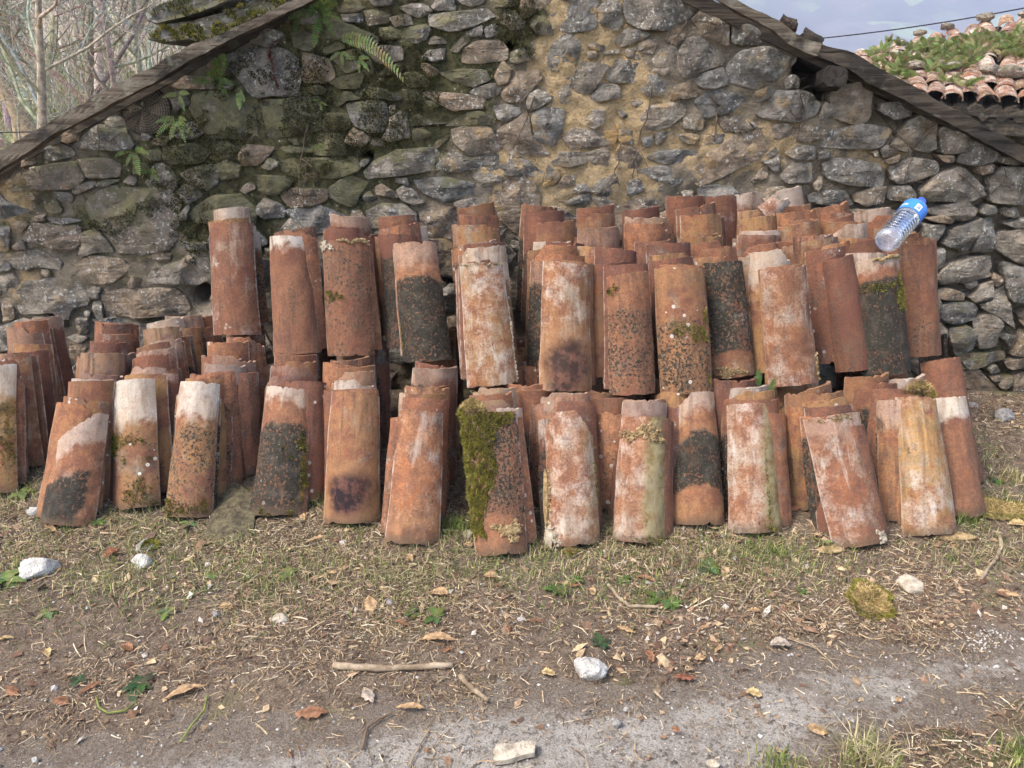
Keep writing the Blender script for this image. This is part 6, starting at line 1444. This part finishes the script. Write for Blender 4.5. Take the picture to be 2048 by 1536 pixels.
def lathe(prof, n=28):
    V = []; Fs = []
    for (rr, z) in prof:
        for k in range(n): V.append((rr * math.cos(2 * math.pi * k / n), rr * math.sin(2 * math.pi * k / n), z))
    for i in range(len(prof) - 1):
        for k in range(n): Fs.append((i * n + k, i * n + (k + 1) % n, (i + 1) * n + (k + 1) % n, (i + 1) * n + k))
    return V, Fs
def simple(name, col, rough=.45):
    n = NT(name); n.b.inputs['Base Color'].default_value = (*col, 1); n.b.inputs['Roughness'].default_value = rough; n.b.inputs['Specular IOR Level'].default_value = .5; return n.m
b0 = at_y(1771, 486, 2.83); b1 = at_y(1843, 403, 3.02); BL = (b1 - b0).length; ax = (b1 - b0).normalized(); s = BL / .262
bot = empty('water_bottle', b0); bot.rotation_mode = 'QUATERNION'; bot.rotation_quaternion = ax.to_track_quat('Z', 'X'); bot.scale = (s, s, s); tag(bot, 'clear plastic water bottle with blue label and cap lying tilted on the upper tiles', 'bottle')
Rb = .0405; out = [(.0005, .010), (.012, .008), (.022, .001), (.030, .0), (.037, .006), (Rb, .016)]
z = .022
for k in range(8): out += [(Rb, z), (Rb, z + .008), (Rb - .0028, z + .0115), (Rb, z + .015)]; z += .015
out += [(Rb, .150), (Rb - .001, .153), (Rb - .001, .205), (Rb, .208), (Rb * .93, .218), (Rb * .7, .232), (.0165, .243), (.0135, .247), (.0135, .256)]
inn = [(max(r_ - .0008, .0003), z_ + (.0008 if z_ < .012 else 0)) for r_, z_ in out][::-1]
V, Fs = lathe(out + inn, 32); mesh_obj('shell', V, Fs, mat_pet(), bot, smooth=True)
V, Fs = lathe([(Rb + .0006, .154), (Rb + .0008, .156), (Rb + .0008, .206), (Rb + .0006, .208)], 40); lab_ = mesh_obj('label', V, Fs, simple('blue_label', (.035, .19, .62), .4), bot, smooth=True); lab_['label'] = 'bright blue wrap-round label'
def curved(name, a0, a1, z0, z1, col, off, par):
    V = []; Fs = []; n = 10
    for k in range(n + 1):
        a = a0 + (a1 - a0) * k / n
        for zz in (z0, z1): V.append(((Rb + off) * math.cos(a), (Rb + off) * math.sin(a), zz))
    Fs = [(2 * k, 2 * k + 2, 2 * k + 3, 2 * k + 1) for k in range(n)]; return mesh_obj(name, V, Fs, col, par, smooth=True)
# the side of the label that faces the viewer
inv = bot.rotation_quaternion.inverted() @ (Vector((0, 0, H)) - b0.lerp(b1, .7)); a_c = math.atan2(inv.y, inv.x)
wh = simple('label_white', (.75, .77, .80)); gy_ = simple('barcode_grey', (.22, .2, .26)); lb = simple('label_pale_blue', (.35, .55, .85))
bc = curved('barcode', a_c - .1, a_c + .36, .160, .190, wh, .0014, lab_)
r = random.Random(8); zz = .163
while zz < .185: 
    wv = r.uniform(.0007, .0018); curved('bar', a_c - .02, a_c + .28, zz, zz + wv, gy_, .0018, lab_); zz += wv + r.uniform(.0007, .0014)
for k in range(5): curved('print_line', a_c - 1.0 - .09 * k, a_c - .95 - .09 * k, .162, .162 + .02 + .004 * (k % 3), lb, .0014, lab_)
curved('print_line', a_c - .95, a_c - .70, .170, .176, wh, .0014, lab_)
capp = [(.0005, .262), (.0150, .262), (.0158, .2605), (.0160, .2475), (.0150, .2465)]
V, Fs = lathe(capp, 30); V = [(x * (1 + (.03 if (i % 30) % 2 else 0)), y * (1 + (.03 if (i % 30) % 2 else 0)), z) for i, (x, y, z) in enumerate(V)]; mesh_obj('cap', V, [f[::-1] for f in Fs], simple('blue_cap', (.03, .10, .62), .35), bot, smooth=True)

# ================================================================ NEIGHBOURING HOUSE
house = empty('neighbour_house', (4.6, 9.0, -1.2)); tag(house, 'low neighbouring house with old clay tile roof overgrown by ferns', 'house')
HL = Vector((4.6, 9.0, -1.2))
e0, e1 = at_y(1640, 186, 8.0), at_y(2330, 226, 7.5); r0_, r1_ = at_y(1640, 132, 10.8), at_y(2330, -26, 10.6)
def rp(u, v): return (e0.lerp(e1, u)).lerp(r0_.lerp(r1_, u), v)
nrm_ = (e1 - e0).cross(r0_ - e0).normalized(); nrm_ = nrm_ if nrm_.z > 0 else -nrm_
V = []; nu_ = 60
for v_ in (-.012, 1.0):
    for k in range(nu_ + 1): V.append(rp(k / nu_, v_) + nrm_ * (-.03 + .03 * math.cos(2 * math.pi * k / nu_ * 19)) - HL)
V += [p - nrm_ * .10 for p in V]; m = nu_ + 1
Fs = [(k, k + 1, m + k + 1, m + k) for k in range(nu_)] + [(2 * m + k, 3 * m + k, 3 * m + k + 1, 2 * m + k + 1) for k in range(nu_)] + [(k + 1, k, 2 * m + k, 2 * m + k + 1) for k in range(nu_)]
roof = mesh_obj('roof', V, Fs, M['timber_dark'], house)
# one low-cost curved tile shared by all
tn = 6; V = []; UV = []
for (zz, sc) in ((0, 1.0), (.50, .82)):
    for off in (0, -.013):
        for k in range(tn + 1): a = math.pi * (k / tn - .5); q = (.098 + off) * sc; V.append((q * math.sin(a), q * math.cos(a) * .75, zz)); UV.append((k / tn, zz / .50))
w_ = tn + 1; Fs = []
for k in range(tn): Fs += [(k, k + 1, 2 * w_ + k + 1, 2 * w_ + k), (w_ + k + 1, w_ + k, 3 * w_ + k, 3 * w_ + k + 1), (k + 1, k, w_ + k, w_ + k + 1)]
tm = bpy.data.meshes.new('roof_tile'); tm.from_pydata(V, [], [f[::-1] for f in Fs]); ul = tm.uv_layers.new(name='UVMap')
for lp in tm.loops: ul.data[lp.index].uv = UV[lp.vertex_index]
tm.polygons.foreach_set('use_smooth', [True] * len(tm.polygons)); tm.materials.append(M['clay'])
r = random.Random(77); ncol = 19; nrow = 9
for i in range(ncol):
    for j in range(nrow):
        u = (i + .5) / ncol + r.gauss(0, .003); v = j / nrow + r.gauss(0, .012) - .015; p = rp(u, v)
        q = proj(*p)
        if not (1650 < q[0] < 2150 and -30 < q[1] < 260): continue
        dz = (rp(u, v + .1) - rp(u, v)).normalized(); xx = dz.cross(nrm_).normalized(); yy_ = dz.cross(xx) * -1
        if yy_.dot(nrm_) < 0: yy_ = -yy_
        mt = Matrix((xx, yy_, dz)).transposed(); mt = mt @ Matrix.Rotation(r.gauss(0, .05), 3, 'Y')
        o = bpy.data.objects.new('roof_tile', tm); COL.objects.link(o); o.parent = roof; M4 = mt.to_4x4(); M4.translation = p + nrm_ * (.02 + .006 * (j % 2)) - HL; o.matrix_local = M4
        lk = rand_look(r); lk['dark'] = r.choice([0, .2, .4]); lk['pale'] = r.uniform(.7, 1.2); lk['tone'] = r.uniform(.2, .7); lk['grime'] = r.uniform(.4, 1); lk['grey'] = r.uniform(.2, .9); lk['ochre'] = r.choice((0, .2, .5))
        for k_, v__ in lk.items(): o[k_] = float(v__)
        o['seed'] = r.uniform(0, 20)
# timber eave and dark plank wall below it
mb = MB(); a, b = rp(-.02, -.01), rp(1.02, -.01); rot = (b - a).to_track_quat('X', 'Z').to_matrix(); mb.box((a + b) / 2 - nrm_ * .20 - HL + Vector((0, .05, 0)), ((b - a).length, .08, .14), rot); mb.build('eave_beam', M['timber_dark'], house)
L_ = (b - a).length; n = 26
for k in range(n):
    mb = MB(); c = a.lerp(b, (k + .5) / n) + Vector((0, .22 + .008 * (k % 2), -.80)); mb.box(c - HL, (L_ / n * .99, .03, 1.52), rot); mb.build('plank', M['timber_dark'], house)
mb = MB(); mb.box((a + b) / 2 + Vector((.2, 1.9, -1.0)) - HL, (L_ * .98, 3.0, 1.5), rot); mb.build('wall', M['grey_rock'], house)
_ru = np.linspace(0, 1, 90); _rg = [(u, v, proj(*rp(u, v))) for u in _ru for v in np.linspace(0, 1, 60)]; _rpx = np.array([(q[0], q[1]) for _, _, q in _rg])
def roof_at(px, py):
    i = int(np.argmin(((_rpx - (px, py)) ** 2).sum(1))); return rp(_rg[i][0], _rg[i][1])
# weight stones on the roof
for k, (px, py, sw, lab) in enumerate(((1965, 50, .20, 'large pale weight stone high on the fern-grown roof'), (1890, 64, .16, 'flat grey weight stone near the top of the fern-grown roof'), (2040, 42, .12, 'pale stone at the picture edge on the tiled roof'), (1835, 76, .14, 'mossy brown stone on the roof verge'),
        (1825, 148, .16, 'white stone low in the roof ferns'), (1905, 150, .15, 'pale stone in the middle of the roof ferns'), (1970, 158, .17, 'grey double stone above the eave tiles'), (2015, 165, .22, 'broad grey slab above the eave tiles'), (1880, 142, .10, 'small white stone between the roof ferns'), (1795, 96, .10, 'dark stone at the low roof verge'))):
    n_ = nrm_; p = roof_at(px, py + 8)
    o = lump('roof_stone', p + n_ * (.11 + sw * .12), (sw * .62, sw * .5, sw * .30), 120 + k, M['stone'], .45, 3, smooth=False); o['tone'] = .8; o['moss'] = .3; o['ochre'] = 0.0; o['hue'] = .5; tag(o, lab, 'stone', 'stones weighing down the neighbouring roof', 'thing')
# ferns on the roof
r = random.Random(5); FP = [(1775, 104), (1800, 108), (1838, 100), (1760, 122), (1925, 192), (1745, 128), (1890, 185)]
while len(FP) < 92:
    px = r.gauss(1890, 80); py = 172 - (px - 1700) * .22 + r.uniform(-26, 30)
    if len(FP) > 80: px, py = r.uniform(1990, 2046), r.uniform(85, 135)
    if 1725 < px < 2050: FP.append((px, py))
FP.sort()
for i, (px, py) in enumerate(FP):
    p = roof_at(px, py) + nrm_ * .08; mb = MB()
    for q in range(r.randint(5, 8)):
        an = r.uniform(0, 6.28); d = Vector((math.cos(an) * .6, math.sin(an) * .6 - .15, r.uniform(.4, 1.0))); frond(mb, Vector((0, 0, 0)), d, r.uniform(.10, .22), .07, r.uniform(.1, .6), (.17, .215, .065) if r.random() < .65 else (.24, .22, .09), r, 8)
    nth = i + 1; sfx = 'th' if 10 < nth % 100 < 14 else {1: 'st', 2: 'nd', 3: 'rd'}.get(nth % 10, 'th')
    o = mb.build('fern', M['fern']); o.location = p; tag(o, f'{nth}{sfx} feathery fern on the neighbouring tiled roof, counting from its verge', 'fern', 'ferns growing on the neighbouring roof')
# overhead cable
def wire(px0, py0, px1, py1, Y0, Y1, rad, sag, lab):
    a, b = at_y(px0, py0, Y0), at_y(px1, py1, Y1); P = []
    for k in range(17): t = k / 16; q = a.lerp(b, t); q.z -= sag * 4 * t * (1 - t); P.append(q)
    mb = MB(); mb.tube(P, rad, 6, (.03, .03, .035)); tag(mb.build('overhead_cable', M['bark']), lab, 'cable')
wire(1560, 84, 2300, -38, 16, 14, .011, .12, 'black twisted overhead cable crossing the far mountainside')
wire(-260, 262, 90, 263, 5.6, 5.6, .004, .01, 'thin wire behind the lower end of the roof board')

# ================================================================ TREES BEHIND ON THE SLOPE
def grow(root, base, height, rad, lean, seed, cols, first=.18, twig=4, spread=.8, name_t='trunk', dens=1.0):
    r = random.Random(seed); tr, cr_ = MB(), MB()
    def wander(p, d, ln, n, wob, up):
        P = [p.copy()]
        for k in range(n):
            d = (d + Vector((r.gauss(0, wob), r.gauss(0, wob), r.gauss(0, wob) + up))).normalized(); P.append(P[-1] + d * ln / n)
        return P
    def rec(p, d, ln, ra, dep):
        n = 6 if dep < 2 else 4; P = wander(p, d, ln, n, .16 if dep else .09, .06 if dep else .03); tgt = tr if dep == 0 else cr_
        tgt.tube(P, [max(.0022, ra * (1 - .72 * k / n)) for k in range(n + 1)], 7 if dep == 0 else (5 if dep == 1 else 3), [c * r.uniform(.8, 1.15) for c in cols], False)
        if dep >= twig: return
        kids = int((9, 6, 5, 4)[min(dep, 3)] * dens)
        for k in range(kids):
            t = r.uniform(first if dep == 0 else .15, 1.0); f = t * n; i = min(int(f), n - 1); q = P[i].lerp(P[i + 1], f - i); tg = (P[i + 1] - P[i]).normalized(); o_ = tg.orthogonal().normalized(); o_ = Matrix.Rotation(r.uniform(0, 6.28), 3, tg) @ o_
            rec(q, (tg * r.uniform(.35, .9) + o_ * spread * r.uniform(.6, 1.2)).normalized(), ln * r.uniform(.38, .62), max(.003, ra * (1 - .7 * t) * r.uniform(.45, .7)), dep + 1)
    rec(Vector((0, 0, 0)), Vector(lean), height, rad, 0); tr.build('trunk', M['bark'], root); cr_.build('crown', M['bark'], root)
def tz(x, y): return float(terrain_z(np.array([x]), np.array([y]))[0])
TR = [(138, 8.2, 3.6, .12, (-.28, 0, 1), (.26, .205, .155), 'brown leaning tree with spreading bare branches behind the roof board', .16), (112, 7.4, 3.0, .035, (-.22, -.1, 1), (.34, .29, .22), 'slim pale sapling crossing the brown leaning tree', .12),
      (168, 11.0, 4.6, .07, (.03, 0, 1), (.15, .12, .095), 'dark upright bare tree beyond the leaning one', .2), (206, 12.5, 5.0, .085, (-.03, 0, 1), (.36, .32, .27), 'pale mottled bare tree beyond the board', .2), (58, 6.9, 2.6, .06, (.10, 0, 1), (.25, .25, .19), 'short grey-green mossy tree with a bent limb', .14),
      (245, 9.6, 3.8, .045, (.10, 0, 1), (.24, .19, .15), 'thin bare tree between the pale tree and the slab', .14), (15, 9.0, 4.0, .06, (-.12, 0, 1), (.27, .22, .17), 'bare tree at the picture edge', .15), (300, 12.0, 5.0, .06, (.05, 0, 1), (.28, .24, .20), 'bare tree just beside the mossy slab', .15),
      (85, 13.0, 5.0, .07, (.05, 0, 1), (.33, .29, .24), 'pale bare tree behind the leaning one', .15), (30, 14.5, 5.5, .08, (0, 0, 1), (.24, .20, .17), 'taller bare tree deep in the thicket', .15), (270, 15.5, 6.0, .08, (-.05, 0, 1), (.31, .27, .23), 'far bare tree deep behind the slab', .15)]
for i, (px, Y, hh, ra, ln, co, lab, fi) in enumerate(TR):
    p = at_y(px, 300, Y); co = [min(.62, c_ * 1.5) for c_ in co]; root = empty('bare_tree', (p.x, Y, tz(p.x, Y) - .05)); tag(root, lab, 'tree', 'bare trees behind the shed'); grow(root, None, hh, ra, ln, 900 + i, co, fi, 4 if Y < 9 else 3, .85, dens=1.0 if Y < 10 else 1.25)
# the thicket that closes the view
mb = MB(); r = random.Random(31); VV, FF, CC = [], [], []
def quick(P, rad, col):
    b = len(VV); n = len(P)
    for k, p in enumerate(P):
        q = rad * (1 - .7 * k / (n - 1))
        for (dx, dy) in ((-1, -.4), (1, -.4), (0, 1)): VV.append((p.x + dx * q, p.y + dy * q, p.z))
    for k in range(n - 1):
        for j in range(3): FF.append((b + 3 * k + j, b + 3 * k + (j + 1) % 3, b + 3 * k + 3 + (j + 1) % 3, b + 3 * k + 3 + j))
    CC.extend([col] * (3 * n))
TY = np.array([r.uniform(14, 50) for _ in range(950)]); TX = np.array([-q * r.uniform(.34, .80) for q in TY]); TZ = terrain_z(TX, TY)
for i in range(950):
    Y = TY[i]; x = TX[i]; p = Vector((x, Y, TZ[i] - .05)); hh = r.uniform(1.5, 5.5); ra = r.uniform(.006, .03) * (.6 + Y / 40); c = np.array(r.choice(((.58, .53, .45), (.44, .38, .32), (.68, .63, .55), (.34, .29, .25), (.52, .45, .36)))) * r.uniform(.8, 1.15)
    d = Vector((r.gauss(0, .18), r.gauss(0, .18), 1)).normalized(); P = [p]
    for k in range(5): d = (d + Vector((r.gauss(0, .12), r.gauss(0, .12), 0))).normalized(); P.append(P[-1] + d * hh / 5)
    quick(P, ra, c)
    for k in range(9):
        t = r.uniform(.1, 1) * 5; j = min(int(t), 4); q = P[j].lerp(P[j + 1], t - j); d2 = (d + Vector((r.gauss(0, .8), r.gauss(0, .8), r.uniform(0, .6)))).normalized(); L = hh * r.uniform(.12, .4); Q = [q]
        for m_ in range(3): d2 = (d2 + Vector((r.gauss(0, .2), r.gauss(0, .2), .12))).normalized(); Q.append(Q[-1] + d2 * L / 3)
        quick(Q, ra * .42, c * 1.05)
o = fast_mesh('thicket', np.array(VV), np.array(FF), 4, M['bark'], np.array(CC)); tag(o, 'dense thicket of bare saplings on the slope behind', 'thicket', kind='stuff')
# rough grass and bramble on that slope
n = 16000; Yg = rng.uniform(6, 30, n); Xg = -Yg * rng.uniform(.30, .85, n); zg = terrain_z(Xg, Yg); hg = rng.uniform(.06, .28, n) * (.6 + Yg / 30); ag = rng.uniform(0, 6.283, n); wg = .004 + .0007 * Yg; lg = rng.normal(0, .5, n) * hg
V = np.empty((n, 3, 3)); V[:, 0] = np.stack([Xg - np.cos(ag) * wg, Yg - np.sin(ag) * wg, zg], 1); V[:, 1] = np.stack([Xg + np.cos(ag) * wg, Yg + np.sin(ag) * wg, zg], 1); V[:, 2] = np.stack([Xg + lg, Yg + lg * .5, zg + hg], 1)
pal = np.array([(.16, .20, .05), (.25, .27, .09), (.36, .33, .17), (.11, .14, .04)]); P = np.stack([Xg, Yg, 0 * Xg], 1); ci = pal[rng.choice(4, n)] * rng.uniform(.8, 1.2, (n, 1))
o = fast_mesh('meadow_grass', V.reshape(-1, 3), np.arange(n * 3).reshape(-1, 3), 3, M['blade'], np.repeat(ci, 3, 0)); tag(o, 'rough grass on the slope under the bare trees', 'grass', kind='stuff')

# ================================================================ HAZE
hz = bpy.data.materials.new('haze'); hz.use_nodes = True; t = hz.node_tree; t.nodes.remove(t.nodes['Principled BSDF']); pv = t.nodes.new('ShaderNodeVolumePrincipled'); pv.inputs['Color'].default_value = (.70, .79, 1.0, 1); pv.inputs['Density'].default_value = HAZE; pv.inputs['Anisotropy'].default_value = 0.0
t.links.new(pv.outputs[0], t.nodes['Material Output'].inputs['Volume'])
if HAZE > 0:
    mb = MB(); mb.box((0, 650, 100), (3600, 1420, 360)); o = mb.build('haze', hz); tag(o, 'pale blue haze over the far mountainside', 'haze', kind='stuff')
